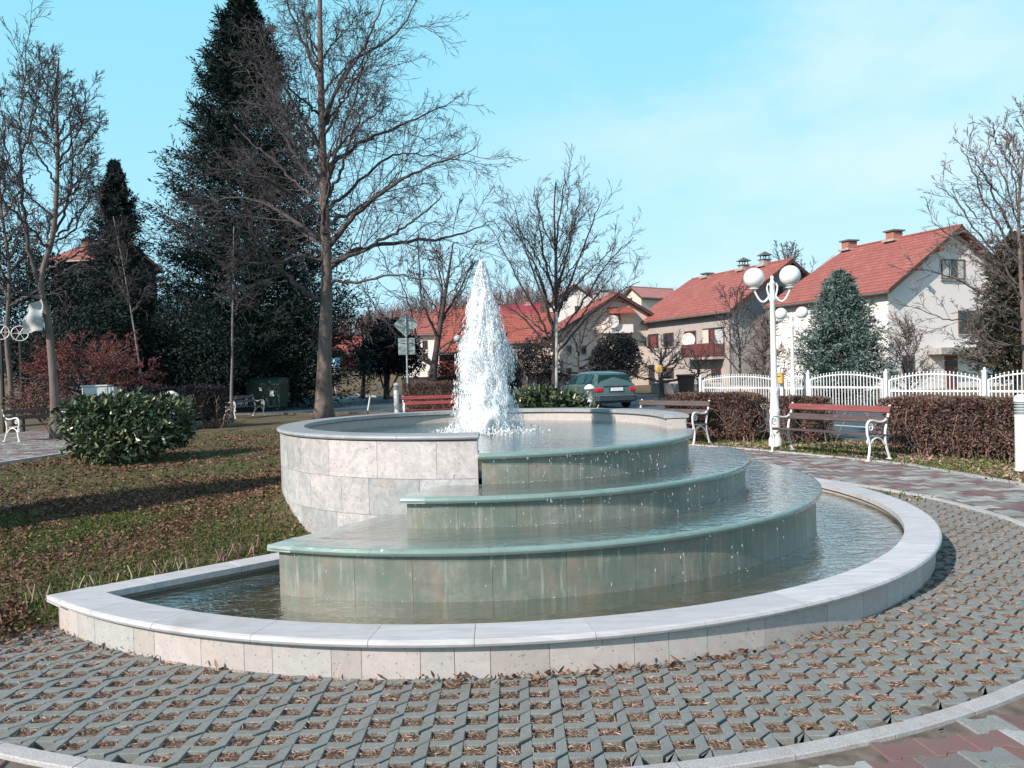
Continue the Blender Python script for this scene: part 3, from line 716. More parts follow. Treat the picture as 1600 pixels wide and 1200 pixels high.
def make_bench(label, top='slat_red', rest='slat_dark', length=1.95):
    t = thing('park_bench', label, 'bench', group='white iron park benches')
    hx = length/2-.05
    def scroll(cx_, cz_, r0, turns, a0, sgn, n=26):
        P = []
        for i in range(n):
            f = i/(n-1); a = a0+sgn*turns*2*PI*f; r = r0*(1-.8*f); P.append((cx_+r*math.cos(a), cz_+r*math.sin(a)))
        return P
    def curve(pts, n=8):
        P = [np.array(p, float) for p in pts]; out = []
        P = [2*P[0]-P[1]]+P+[2*P[-1]-P[-2]]
        for i in range(1, len(P)-2):
            for k in range(n):
                u = k/n; a, b, c, d = P[i-1], P[i], P[i+1], P[i+2]
                out.append(.5*((2*b)+(-a+c)*u+(2*a-5*b+4*c-d)*u*u+(-a+3*b-3*c+d)*u**3))
        out.append(P[-2]); return out
    for s in (-1, 1):
        mb = MB(); x = s*hx
        def tb(pts, r, k=7): mb.tube([(x, p[0], p[1]) for p in pts], r, k)
        tb(curve([(.0, .0), (.035, .12), (.05, .24), (.03, .34), (.0, .42), (-.01, .5)]), .021)               # front leg up to the arm
        tb(curve([(.54, .0), (.49, .12), (.44, .26), (.43, .40), (.46, .55), (.52, .72), (.565, .87)]), .021)    # rear leg and back post
        tb(curve([(.04, .20), (.09, .30), (.20, .36), (.33, .33), (.42, .24)]), .016)                          # arch under the seat
        tb(curve([(.02, .41), (.2, .395), (.43, .385)]), .018)                                                    # seat rail
        tb(curve([(-.01, .5), (-.005, .58), (.05, .635), (.14, .64), (.26, .615), (.40, .615), (.49, .66)]), .02)   # arm rest
        tb(scroll(.075, .53, .075, 1.5, R(200), -1), .013, 6)
        tb(scroll(.03, .30, .05, 1.2, R(90), 1), .011, 6)
        for yy in (0.0, .54): mb.box((x, yy, .008), (.07, .075, .016), bev=.004)
        mb.build('side_frame', M['white_iron'], t, smooth=50)
    for k, yy in enumerate((.05, .165, .28, .385)):
        mb = MB(); mb.box((0, yy, .425-.01*k), (length-.06, .095, .032), bev=.006); mb.build('seat_slat', M[rest], t)
    for k, (yy, zz_) in enumerate(((.485, .63), (.535, .80))):
        mb = MB(); n = 24
        c, s_ = math.cos(R(-17)), math.sin(R(-17))
        mb.box((0, 0, 0), (length-.02, .03, .11), bev=.006)
        V = mb.v[0]; y, z = V[:, 1].copy(), V[:, 2].copy(); V[:, 1] = y*c-z*s_+yy-.02; V[:, 2] = y*s_+z*c+zz_
        mb.build('back_slat', M[top if k == 1 else rest], t)
    return t
def put(o, p, rz): o.location = p; o.rotation_euler = (0, 0, rz)
def bench_at(lab, right_front, rz, length=1.95, top='slat_red', rest='slat_dark', z=0.0, end=1):
    b = make_bench(lab, top, rest, length); hx = length/2-.05
    put(b, (right_front[0]-end*math.cos(rz)*hx, right_front[1]-end*math.sin(rz)*hx, z), rz); return b
bench_at('nearest white iron bench, with a faded red top slat, before the hedge gap', (5.61, 12.66), R(-60.9), 2.08, z=.0)
bench_at('white iron bench seen end on beside the fountain, against the reddish hedge', (3.61, 16.05), R(-50), 1.9, top='slat_dark', z=.0)
b = make_bench('bright red slatted bench behind the jet, seen from the front', 'slat_bright', 'slat_bright', 1.75); put(b, (-2.55, 25.0, 0), R(12))
bench_at('dark slatted bench beside the green waste container', (-10.75, 31.0), R(72), 1.95, top='slat_dark', end=-1)
bench_at('white iron bench at the left edge of the photo on the paved path', (-13.35, 21.6), R(72), 1.95, top='slat_dark', end=-1, z=.012)

def lathe_obj(name, prof, mat, parent, c=(0, 0, 0), seg=20, smooth=40):
    mb = MB(); mb.lathe(prof, c=c, seg=seg); return mb.build(name, mat, parent, smooth=smooth)
def twin_lamp(label, loc, rz, h=3.2, mat='globe', gr=.195, sp=.335):
    t = thing('street_lamp', label, 'street lamp', loc, rz, 'white globe street lamps')
    lathe_obj('base', [(0, 0), (.125, 0), (.125, .12), (.115, .15), (.095, .2), (.092, .62), (.10, .66), (.10, .70), (.082, .74), (.076, 1.02), (.086, 1.05), (.086, 1.10), (.066, 1.14), (0, 1.14)], M['white_iron'], t)
    lathe_obj('pole', [(.062, 1.1), (.057, 1.6), (.052, 2.2), (.048, h-.42), (.062, h-.40), (.062, h-.37), (.048, h-.35), (.046, h-.10), (.058, h-.08), (.058, h-.06), (.035, h-.04), (.026, h), (.036, h+.03), (.026, h+.06), (0, h+.075)], M['white_iron'], t)
    for s in (-1, 1):
        mb = MB(); P = []
        for i in range(17):
            a = PI+PI*i/16*1.0; P.append((s*(.06+(sp-.06)*(i/16)), 0, h-.33+.155*math.sin(a)*1.0+(.13*i/16)))
        mb.tube(P, np.linspace(.024, .018, 17), 8); 
        Q = [(s*.06, 0, h-.33), (s*.09, 0, h-.22), (s*.10, 0, h-.14), (s*.075, 0, h-.08), (s*.045, 0, h-.10)]; mb.tube(Q, .017, 8)
        arm = mb.build('arm', M['white_iron'], t, smooth=50)
        zc = h-.20+gr+.045+(.02 if s > 0 else 0)
        lathe_obj('holder', [(0, 0), (.035, 0), (.06, .03), (.085, .035), (.085, .05), (0, .05)], M['white_iron'], t, (s*sp, 0, h-.205))
        g = MB(); g.ico((s*sp, 0, zc), gr, sub=3); g.build('globe', M[mat], t, smooth=True)
    return t
twin_lamp('tall white twin globe lamp post standing behind the empty bench, the nearest one', (5.03, 15.35, 0), R(-6), 3.20)
twin_lamp('white twin globe lamp post across the street by the gate, smaller looking', (9.2, 26.2, 0), R(-4), 3.16)
M['globe_grey'] = m_paint('grey_globe', (.42, .45, .46), .4, .2)  # greyer paint than on the other globes
twin_lamp('twin lamp post with greyish globes just left of the jet', (-2.45, 40, 0), R(3), 3.2, 'globe_grey', .19, .21)
def single_lamp(label, loc, h=3.5, mat='white_iron'):
    t = thing('street_lamp', label, 'street lamp', loc, 0, 'white globe street lamps')
    lathe_obj('base', [(0, 0), (.26, 0), (.26, .07), (.19, .10), (.15, .5), (.17, .55), (.17, .85), (.20, .9), (.20, 1.0), (.10, 1.1), (0, 1.1)], M[mat], t)
    lathe_obj('pole', [(.085, 1.05), (.07, 2.0), (.065, h-.3), (.10, h-.26), (.10, h-.2), (0, h-.2)], M[mat], t)
    g = MB(); g.ico((0, 0, h), .21, sub=3); g.build('globe', M['globe'], t, smooth=True); return t
p = gp(533, 602); single_lamp('white lamp post with one round globe, by the crossing sign', (p.x, p.y, 0), 3.55)
M['grey_iron'] = m_paint('grey_green_iron', (.23, .29, .30), .5)
p = gp(461, 630); single_lamp('grey lamp post with a broad pedestal beside the waste container', (p.x, p.y, 0), 3.9, 'grey_iron')
def plain_pole(name, label, cat, base, top, r, mat, lean=None, cap=True):
    mb = MB(); mb.tube([base, top], [r, r*.9], 12); t = mb.build(name, mat, smooth=40); return tag(t, label, cat)
M['steel'] = m_paint('galvanised_steel', (.42, .46, .47), .4)
p = at(868, 592, 33); q = at(868, 488, 33); plain_pole('metal_pole', 'plain grey pole in front of the cream house, left of the car', 'pole', (p.x, p.y, 0), (q.x+.05, q.y, q.z), .06, M['steel'])
p = gp(575, 641); plain_pole('leaning_stake', 'thin white stake leaning to the right by the street', 'stake', (p.x, p.y, 0), (p.x+.12, p.y-.1, .55), .04, M['white_iron'])

def bollard(label, loc, h=1.05, r=.085, hat=False):
    t = thing('light_bollard', label, 'bollard', loc, 0, 'light bollards')
    lathe_obj('post', [(0, 0), (r*1.25, 0), (r*1.25, .02), (r, .03), (r, h-.30)] + ([] if hat else [(r*1.04, h-.3), (r*1.04, h-.27), (r, h-.27)]), M['white_iron'], t)
    pr = []
    for k in range(5): z = h-.27+k*.04; pr += [(r*1.05, z), (r*1.05, z+.016), (r*.8, z+.02), (r*.8, z+.036)]
    lathe_obj('louvre', pr, M['steel'], t)
    if hat: lathe_obj('cap', [(0, h-.08), (r*1.9, h-.08), (r*1.95, h-.05), (r*1.4, h+.02), (r*.6, h+.07), (0, h+.08)], M['white_iron'], t)
    else: lathe_obj('cap', [(r*1.08, h-.08), (r*1.08, h-.03), (r*.9, h), (r*.5, h+.02), (0, h+.025)], M['white_iron'], t)
    return t
bollard('white light bollard at the right edge of the photo, beside the hedge', (7.14, 11.2, 0), 1.05, .098)
p = gp(620, 645); bollard('white light bollard between the thick trunk and the back of the diamond sign', (p.x, p.y, 0), 1.18, .105)
p = at(922, 640, 26.5); bollard('white bollard with a hat shaped cap in front of the parked car', (p.x, p.y, 0), .98, .095, True)
p = at(268, 640, 23); bollard('white bollard cap showing above the dark hedge on the left', (p.x, p.y, 0), 1.18, .11, True)

# signs
M['sign_back'] = m_paint('sign_back', (.34, .42, .42), .5, .1)
M['sign_blue'] = simple('sign_blue', (.03, .22, .42), .4, .05); M['sign_white'] = simple('sign_white', (.78, .80, .80), .4, .05); M['sign_red'] = simple('sign_red', (.55, .03, .05), .4, .05); M['black'] = simple('black_paint', (.015, .015, .017), .5, .3)
p = gp(638, 640); Ys = p.y
t = thing('road_sign', 'back of a diamond road sign above a square plate on one pole', 'road sign', (p.x, p.y, 0), R(4))
top = at(640, 488, Ys).z
lathe_obj('pole', [(.035, 0), (.035, top-.02), (0, top)], M['steel'], t, seg=10)
def plate(name, poly, y, th, mat, parent, smooth=False):
    mb = MB(); n = len(poly); P = [(x, y, z) for x, z in poly]+[(x, y+th, z) for x, z in poly]
    F = [tuple(range(n)), tuple(range(2*n-1, n-1, -1))]+[(i, n+i, n+(i+1) % n, (i+1) % n) for i in range(n)]
    mb.add(P, F); return mb.build(name, mat, parent)
zc = at(640, 507, Ys).z; d = .50; c_ = .05
plate('sign_plate', [(-d, zc-c_), (-c_, zc-d), (c_, zc-d), (d, zc-c_), (d, zc+c_), (c_, zc+d), (-c_, zc+d), (-d, zc+c_)], .05, .012, M['sign_back'], t)
z1, z0 = at(640, 528, Ys).z, at(640, 554, Ys).z
plate('supplementary_plate', [(-.36, z0), (.36, z0), (.36, z1), (-.36, z1)], .05, .012, M['sign_back'], t)
mb = MB()
for zz_ in (zc-.2, zc+.2, z0+.2, z1-.2): mb.box((0, .03, zz_), (.5, .03, .035))
mb.build('clamp', M['steel'], t)['kind'] = 'stuff'
p = gp(524, 603); Ys = 62
p = at(524, 603, Ys); k = Ys/FPX
t = thing('crossing_sign', 'blue pedestrian crossing sign with a white triangle on a grey post', 'road sign', (p.x, p.y, 0), 0)
lathe_obj('pole', [(.09, 0), (.09, at(524, 562, Ys).z), (0, at(524, 562, Ys).z)], M['steel'], t, seg=10)
zc = at(523, 567, Ys).z
plate('sign_plate', [(-.42, zc-.42), (.42, zc-.42), (.42, zc+.42), (-.42, zc+.42)], -.12, .02, M['sign_blue'], t)
plate('triangle', [(-.32, zc-.3), (.32, zc-.3), (0, zc+.3)], -.13, .008, M['sign_white'], t)
mb = MB(); mb.ico((0, -.135, zc+.06), .035, sub=1); mb.tube([(0, -.135, zc+.02), (.0, -.135, zc-.10)], .03, 6); mb.tube([(0, -.135, zc-.1), (-.08, -.135, zc-.24)], .022, 6); mb.tube([(0, -.135, zc-.1), (.08, -.135, zc-.24)], .022, 6); mb.tube([(-.09, -.135, zc-.07), (.09, -.135, zc-.03)], .018, 6)
mb.build('walking_figure', M['black'], t)
p = at(731, 600, 41)
t = thing('warning_sign', 'red bordered white triangular warning sign half hidden behind the jet', 'road sign', (p.x, p.y, 0), 0)
zc = at(731, 567, 41).z
lathe_obj('pole', [(.04, 0), (.04, zc+.2), (0, zc+.2)], M['steel'], t, seg=10)
plate('sign_plate', [(-.45, zc-.36), (.45, zc-.36), (0, zc+.42)], -.06, .02, M['sign_red'], t)
plate('sign_face', [(-.27, zc-.26), (.27, zc-.26), (0, zc+.22)], -.07, .008, M['sign_white'], t)

# fence, gate, letter box
M['fence_white'] = m_paint('white_fence_paint', (.78, .80, .82), .4, .12)
FA, FB = np.array((14.6, 20.3)), np.array((7.0, 30.5))   # the fence line, right to left
fd = (FB-FA)/np.linalg.norm(FB-FA)
def fence_param(u):     # where the pixel column u meets the fence line
    a, _ = ray(u, 600); t = (a*FA[1]-FA[0])/(fd[0]-a*fd[1]); return t
def fence_panel(name, label, cat, u0, u1, z0, zlow, zmid, h0, h1, group, step=.105):
    t0, t1 = fence_param(u0), fence_param(u1); L = abs(t1-t0); tm = (t0+t1)/2
    c = FA+fd*tm; rz = math.atan2(-fd[1], -fd[0])
    t = thing(name, label, cat, (c[0], c[1], 0), rz, group)
    h = lambda x: h0+(h1-h0)*(1-(2*x/L)**2)
    mb = MB(); n = 14; X = np.linspace(-L/2, L/2, n)
    mb.tube([(x, 0, h(x)) for x in X], .025, 6); mb.build('top_rail', M['fence_white'], t, smooth=40)
    for zz_ in ([zlow, zmid] if zlow else [zmid]):
        mb = MB(); mb.box((0, 0, zz_), (L, .035, .055)); mb.build('rail', M['fence_white'], t)
    for s in (-1, 1):
        mb = MB(); mb.box((s*L/2, 0, (z0+h0)/2), (.05, .05, h0-z0+.02)); mb.build('end_post', M['fence_white'], t)
    k = int(L/step)
    for i in range(k):
        x = -L/2+L*(i+.7)/(k+.4); mb = MB(); mb.box((x, 0, (z0+h(x)+.07)/2), (.022, .022, h(x)+.07-z0)); mb.ico((x, 0, h(x)+.08), .024, sub=0)
        mb.build('baluster', M['fence_white'], t)
    return t
def fence_post(u, h, w, label):
    c = FA+fd*fence_param(u); rz = math.atan2(-fd[1], -fd[0])
    t = thing('fence_post', label, 'fence post', (c[0], c[1], 0), rz, 'white square fence posts')
    mb = MB(); mb.box((0, 0, h/2), (w, w, h)); mb.build('shaft', M['fence_white'], t)
    mb = MB(); mb.prism([(-w*.6, -w*.6), (w*.6, -w*.6), (w*.6, w*.6), (-w*.6, w*.6)], h, h+.05, bev=.02); mb.ico((0, 0, h+.09), .04, sub=1); mb.build('cap', M['fence_white'], t)
gF = 'arched white fence panels'
fence_panel('metal_fence', 'long arched white fence panel left of the near lamp post', 'fence', 1099, 1216, .25, 0, .74, 1.00, 1.14, gF)
fence_panel('garden_gate', 'narrow white garden gate beside the yellow letter box', 'gate', 1229, 1260, .05, .14, .72, 1.02, 1.13, None)
fence_panel('driveway_gate', 'wide white arched gate in front of the spruce', 'gate', 1266, 1379, .05, .13, .76, 1.01, 1.17, None)
fence_panel('metal_fence', 'arched white fence panel in front of the white gable house, right of the gate', 'fence', 1390, 1532, .2, 0, .66, .98, 1.15, gF)
fence_panel('metal_fence', 'arched white fence panel cut by the right edge of the photo', 'fence', 1545, 1690, .2, 0, .66, .98, 1.15, gF)
for u, l in ((1095, 'white fence post at the far left end of the fence'), (1222, 'white fence post carrying the yellow letter box'), (1263, 'white fence post between the small gate and the wide gate'), (1384.5, 'white fence post right of the wide gate'), (1538.5, 'white fence post near the right edge of the photo, above the hedge')): fence_post(u, 1.2 if u > 1250 else 1.1, .10, l)
mb = MB()
for a, b in ((1095, 1222), (1384, 1700)):
    p = FA+fd*fence_param(a); q = FA+fd*fence_param(b); n = np.array((-fd[1], fd[0]))*.1
    mb.prism([tuple(p-n), tuple(p+n), tuple(q+n), tuple(q-n)][::1], -.05, .3)
M['plinth'] = simple('plinth_concrete', (.34, .33, .32), .9, .25, 6, .3)
for k, (a, b, l) in enumerate(((1095, 1221, 'low concrete plinth under the left fence panel'), (1386, 1700, 'low concrete plinth under the right fence panels'))):
    mb = MB(); p = FA+fd*fence_param(a); q = FA+fd*fence_param(b); n = np.array((-fd[1], fd[0]))*.1
    P = [tuple(p-n), tuple(q-n), tuple(q+n), tuple(p+n)]
    ar = sum(P[i][0]*P[(i+1) % 4][1]-P[(i+1) % 4][0]*P[i][1] for i in range(4))
    mb.prism(P if ar > 0 else P[::-1], -.05, .19); tag(mb.build('fence_plinth', M['plinth']), l, 'plinth')
M['yellow'] = m_paint('yellow_paint', (.72, .42, .12), .5, .2)
p = FA+fd*fence_param(1222); rz = math.atan2(-fd[1], -fd[0])
t = thing('letter_box', 'yellow orange letter box on a white fence post', 'letter box', (p[0]-.12, p[1]-.12, 0), rz)
mb = MB(); mb.box((0, 0, 1.06), (.27, .14, .34), bev=.02); mb.build('box', M['yellow'], t)
mb = MB(); mb.prism([(-.15, -.09), (.15, -.09), (.15, .08), (-.15, .08)], 1.23, 1.27, bev=.015); mb.build('lid', M['yellow'], t)
mb = MB(); mb.box((0, -.073, 1.14), (.18, .006, .03)); mb.build('slot', M['black'], t)
p = at(1031, 640, 36)
t = thing('letter_box', 'orange box on a dark post across the street, beside the bare gnarled trees', 'letter box', (p.x, p.y, 0), R(10))
mb = MB(); mb.tube([(0, 0, 0), (0, 0, 1.3)], .035, 8); mb.build('post', M['black'], t)
mb = MB(); mb.box((0, 0, 1.45), (.3, .2, .36), bev=.05); mb.build('box', M['yellow'], t)
mb = MB(); mb.tube([(.2, 0, 1.1), (.55, .02, 1.1)], .09, 10); mb.tube([(0, 0, 1.05), (.35, .01, 1.03)], .02, 6); mb.build('newspaper_tube', M['black'], t)

# cabinet and containers
M['cabinet'] = m_paint('pale_grey_cabinet', (.50, .55, .55), .45, .15)
p = at(158, 640, 23.5)
t = thing('utility_cabinet', 'pale grey utility cabinet behind the laurel bush', 'cabinet', (p.x, p.y, 0), R(12))
mb = MB(); mb.box((-.1, 0, .72), (.68, .42, 1.42), bev=.012); mb.build('housing', M['cabinet'], t)
mb = MB(); mb.box((-.1, 0, 1.455), (.74, .48, .05), bev=.015); mb.build('roof', M['cabinet'], t)
for k in range(2):
    mb = MB(); mb.box((.305+k*.085, -.02, .73), (.06, .40, 1.36), bev=.008); mb.build('side_box', M['cabinet'], t)
mb = MB(); mb.box((-.1, -.216, .75), (.58, .012, 1.25), bev=.003); mb.build('door', M['cabinet'], t)
M['bin_green'] = m_paint('dark_green_bin', (.018, .045, .035), .45, .25, (.08, .12, .1))
p = at(420, 645, 37)
t = thing('waste_container', 'large dark green waste container with white notices on its front', 'waste container', (p.x, p.y, 0), R(-8))
mb = MB(); V = [(-.72, -.42, .18), (.72, -.42, .18), (.72, .42, .18), (-.72, .42, .18), (-.82, -.52, 1.2), (.82, -.52, 1.2), (.82, .52, 1.2), (-.82, .52, 1.2)]
mb.add(V, [(0, 3, 2, 1), (4, 5, 6, 7), (0, 1, 5, 4), (1, 2, 6, 5), (2, 3, 7, 6), (3, 0, 4, 7)])
for k in range(5): mb.box((-.6+.3*k, -.49, .75), (.03, .05, .9))
mb.build('body', M['bin_green'], t)
mb = MB(); prof = [(.86, 1.2), (.86, 1.27), (.5, 1.45), (-.3, 1.55), (-.62, 1.42), (-.62, 1.2)]
n = len(prof); P = [(-.84, -y*.62, z) for y, z in prof]+[(.84, -y*.62, z) for y, z in prof]
mb.add(P, [tuple(range(n)), tuple(range(2*n-1, n-1, -1))]+[(i, n+i, n+(i+1) % n, (i+1) % n) for i in range(n)]); mb.build('lid', M['bin_green'], t)
for s in (-1, 1):
    for y in (-.32, .32):
        mb = MB(); mb.tube([(s*.6-.03, y, .09), (s*.6+.03, y, .09)], .09, 12); mb.build('wheel', M['black'], t)
for x, zz_, w_, h_ in ((-.12, 1.02, .14, .16), (.42, .82, .2, .26)):
    mb = MB(); mb.box((x, -.525, zz_), (w_, .01, h_)); mb.build('notice', M['sign_white'], t)
p = at(1073, 640, 40)
t = thing('wheelie_bin', 'black wheelie bin at the end of the white fence', 'bin', (p.x, p.y, 0), R(5))
mb = MB(); V = [(-.24, -.24, .05), (.24, -.24, .05), (.24, .24, .05), (-.24, .24, .05), (-.36, -.34, 1.05), (.36, -.34, 1.05), (.36, .36, 1.05), (-.36, .36, 1.05)]
mb.add(V, [(0, 3, 2, 1), (4, 5, 6, 7), (0, 1, 5, 4), (1, 2, 6, 5), (2, 3, 7, 6), (3, 0, 4, 7)]); mb.build('body', M['black'], t)
mb = MB(); mb.prism([(-.4, -.4), (.4, -.4), (.4, .4), (-.4, .4)], 1.05, 1.15, bev=.05); mb.build('lid', M['black'], t)

# parked estate car, seen from behind
def m_carpaint():
    t = NT('silver_green_paint'); t.col((.085, .15, .15)); t.set(Metallic=.3, Roughness=.35); t.p.inputs['Coat Weight'].default_value = .6; return t.m
M['carpaint'] = m_carpaint(); M['carglass'] = simple('car_glass', (.012, .035, .04), .06, .2); M['tyre'] = simple('tyre', (.02, .02, .02), .85, .2); M['rim'] = simple('alloy', (.45, .46, .47), .3, .1, metal=.8)
M['bumper'] = simple('bumper_plastic', (.035, .05, .06), .5, .15); M['tail_red'] = simple('tail_lamp', (.55, .012, .03), .15, .15); M['plate_white'] = simple('number_plate', (.72, .74, .74), .5, .05)
car = thing('parked_car', 'grey green estate car seen from behind, parked across the street from the benches', 'car', (4.02, 30.9, 0), R(17))
# local: rear at y = 0, the car points to +y, x to its right
st_ = [  # y, half width low, half width belt, z bottom, z belt, half width roof, z roof
 (0.00, .74, .76, .34, .70, .74, .80), (.05, .82, .83, .24, .86, .80, .90), (.16, .85, .85, .22, .93, .70, 1.06), (.34, .86, .86, .20, .94, .62, 1.37), (.60, .865, .865, .20, .94, .62, 1.42),
 (1.4, .87, .87, .20, .92, .63, 1.45), (2.2, .87, .87, .20, .91, .63, 1.44), (2.75, .87, .865, .20, .90, .60, 1.36), (3.35, .86, .85, .20, .89, .68, .93), (4.0, .84, .80, .21, .80, .60, .84), (4.38, .76, .70, .25, .62, .5, .66), (4.48, .62, .55, .32, .5, .4, .52)]
mb = MB(); rows = []
for y, wl, wb, zb, zt, wr, zr in st_:
    half = [(0, zb), (wl*.8, zb), (wl*.97, zb+.10), (wl*1.0, zb+(zt-zb)*.45), (wb, zt-.05), (wb*.985, zt), (wr*1.03, zr-.06), (wr*.86, zr-.01), (0, zr+.012)]
    rows.append([(x, y, z) for x, z in half]+[(-x, y, z) for x, z in half[-2:0:-1]])
m_ = len(rows[0]); V = [p for r in rows for p in r]; F = []
for i in range(len(rows)-1):
    for k in range(m_): F.append((i*m_+k, i*m_+(k+1) % m_, (i+1)*m_+(k+1) % m_, (i+1)*m_+k))
F += [tuple(range(m_-1, -1, -1)), tuple((len(rows)-1)*m_+k for k in range(m_))]
F = [f[::-1] for f in F]
mb.add(V, F); body = mb.build('body', M['carpaint'], car, smooth=38)
def quadpanel(name, P, mat, parent, off, th=.004, split=None):
    P = [np.array(p, float) for p in P]; n = np.cross(P[1]-P[0], P[-1]-P[0]); n /= np.linalg.norm(n); c = sum(P)/len(P)
    mb = MB(); k = len(P); A = [p+n*off for p in P]; B = [p+n*(off-th-.02) for p in P]
    mb.add(A+B, [tuple(range(k)), tuple(range(2*k-1, k-1, -1))]+[(i, k+i, k+(i+1) % k, (i+1) % k) for i in range(k)]); return mb.build(name, mat, parent)
quadpanel('rear_window', [(-.72, .145, .965), (.72, .145, .965), (.60, .315, 1.30), (-.60, .315, 1.30)], M['carglass'], car, .025)
quadpanel('trim_strip', [(-.52, -.002, .845), (.52, -.002, .845), (.52, .03, .885), (-.52, .03, .885)], M['bumper'], car, .02)
for s in (-1, 1):
    for ya, yb in ((.48, 1.16), (1.24, 2.08), (2.16, 2.92)):
        tz = 1.345 if yb < 2.9 else 1.30; y2 = yb if yb < 2.9 else 2.72; ya2 = ya+.10 if ya < .5 else ya
        P = [(s*.855, ya, .965), (s*.855, yb, .955), (s*.675, y2, tz), (s*.675, ya2, tz)]
        if s > 0: P = P
        else: P = P[::-1]
        quadpanel('side_window', P, M['carglass'], car, .022)
    mb = MB(); mb.box((s*.69, .015, .735), (.26, .10, .17), bev=.03); mb.box((s*.80, .10, .735), (.10, .22, .16), bev=.03); tl = mb.build('tail_light', M['tail_red'], car)
    mb = MB(); mb.tube([(s*.61, .5, 1.455), (s*.61, 1.0, 1.475), (s*.61, 2.1, 1.475), (s*.61, 2.5, 1.42)], .014, 6); mb.build('roof_rail', M['bumper'], car)
    mb = MB(); mb.box((s*.93, 2.75, .98), (.14, .09, .12), bev=.03); mb.build('mirror', M['carpaint'], car)
    for y in (1.0, 1.95):
        mb = MB(); mb.box((s*.875, y+.1, .80), (.02, .16, .03), bev=.006); mb.build('door_handle', M['carpaint'], car)
    for y in (.82, 3.55):
        mb = MB(); mb.lathe([(.20, -.1), (.29, -.1), (.31, -.07), (.31, .07), (.29, .1), (.20, .1)], seg=28)
        V = mb.v[0]; V[:] = np.stack([V[:, 2]+s*.78, V[:, 0]+y, V[:, 1]+.31], 1); wh = mb.build('wheel', M['tyre'], car, smooth=40)
        mb = MB(); mb.lathe([(0, .08), (.06, .09), (.2, .07), (.2, -.05), (0, -.05)], seg=20); V = mb.v[0]; V[:] = np.stack([(V[:, 2]+0)*s+s*.78, V[:, 0]+y, V[:, 1]+.31], 1); mb.build('rim', M['rim'], wh)
mb = MB(); mb.box((0, -.01, .40), (1.60, .16, .26), bev=.05); mb.box((.80, .2, .40), (.1, .5, .22), bev=.03); mb.box((-.80, .2, .40), (.1, .5, .22), bev=.03); mb.build('bumper', M['bumper'], car)
mb = MB(); mb.box((0, -.095, .52), (1.5, .012, .02)); mb.build('bumper_strip', M['rim'], car)
mb = MB(); mb.box((.02, -.02, .745), (.52, .05, .13), bev=.008); pl = mb.build('number_plate', M['plate_white'], car)
mb = MB(); mb.box((0, -.005, .745), (.62, .04, .2), bev=.01); mb.build('plate_recess', M['bumper'], car)
mb = MB(); mb.tube([(0, -.02, .895), (0, .03, .90)], .035, 14); mb.build('emblem', M['rim'], car)
# cloth and rings hung at the left
p = at(57, 505, 24)
M['cloth'] = simple('white_cloth', (.40, .43, .42), .9, .15, 5, .2)
nx, nz = 9, 11; V = []
for j in range(nz):
    for i in range(nx):
        f, g = i/(nx-1), j/(nz-1); q = at(64-27*f*(1-.35*abs(g-.55))-6*g*f, 466+13*f+(42+8*(1-f))*g, 22.3)
        V.append((q.x, q.y+.09*math.sin(f*7+g*3)+.05*math.sin(g*9), q.z))
F = [(j*nx+i, j*nx+i+1, (j+1)*nx+i+1, (j+1)*nx+i) for j in range(nz-1) for i in range(nx-1)]
mb = MB(); mb.add(V, F); V2 = [(x+.008, y+.012, z) for x, y, z in V]; mb.add(V2, [f[::-1] for f in F])
tag(mb.build('hanging_cloth', M['cloth'], smooth=True), 'white cloth hanging crumpled on a tree trunk at the left', 'cloth')
for u, v, lab in ((31, 521, 'white spoked wheel on a dark post, right one of two at the left edge'), (1, 519, 'white spoked wheel on a dark post, cut by the left edge of the photo')):
    p = at(u, v, 26); t = thing('ornamental_wheel', lab, 'ornament', (p.x, p.y, 0), R(30), 'white spoked wheels')
    mb = MB(); A = np.linspace(0, 2*PI, 25); mb.tube([(.24*math.cos(a), 0, p.z+.24*math.sin(a)) for a in A], .018, 6); mb.build('rim', M['white_iron'], t, smooth=50)
    mb = MB()
    for a in A[:-1:4]: mb.tube([(.04*math.cos(a), 0, p.z+.04*math.sin(a)), (.23*math.cos(a), 0, p.z+.23*math.sin(a))], .011, 5)
    mb.tube([(0, -.03, p.z), (0, .03, p.z)], .05, 10); mb.build('spokes', M['white_iron'], t)
    mb = MB(); mb.tube([(0, .05, 0), (0, .05, p.z+.05)], .05, 8); mb.build('post', M['black'], t)
# ------------------------------------------------------------------ houses
def m_roof(name, a, b, c, rows=9.0):
    t = NT(name); uv = t.n('ShaderNodeTexCoord').outputs['Object']
    v = t.coord('Object')
    f = t.noise(v, 1.3, 5, .65)
    col = t.ramp(f, [(.3, a), (.55, b), (.75, c)])
    col = t.mix(t.ramp(t.noise(v, 9, 4, .7), [(.42, 0), (.66, .85)]), col, tuple(x*.55 for x in b))
    # tile courses run level: bands in height, columns along the ridge
    wv = t.n('ShaderNodeTexWave', wave_type='BANDS', bands_direction='Z', wave_profile='SAW'); wv.inputs['Scale'].default_value = 1.5; wv.inputs['Distortion'].default_value = .6; wv.inputs['Detail'].default_value = 2; wv.inputs['Detail Scale'].default_value = 3
    t.l(v, wv.inputs['Vector'])
    w2 = t.n('ShaderNodeTexWave', wave_type='BANDS', bands_direction='Y', wave_profile='SIN'); w2.inputs['Scale'].default_value = 1.45; t.l(v, w2.inputs['Vector'])
    h = t.math('ADD', wv.outputs[1], t.math('MULTIPLY', w2.outputs[1], .5))
    dk = t.ramp(wv.outputs[1], [(0.0, .85), (.3, 0)])
    col = t.mix(dk, col, tuple(x*.35 for x in a)); t.col(col); t.set(Roughness=.85); t.bump(h, .5, .03); return t.m
M['roof_red'] = m_roof('red_roof_tiles', (.28, .085, .072), (.36, .118, .10), (.43, .17, .14))
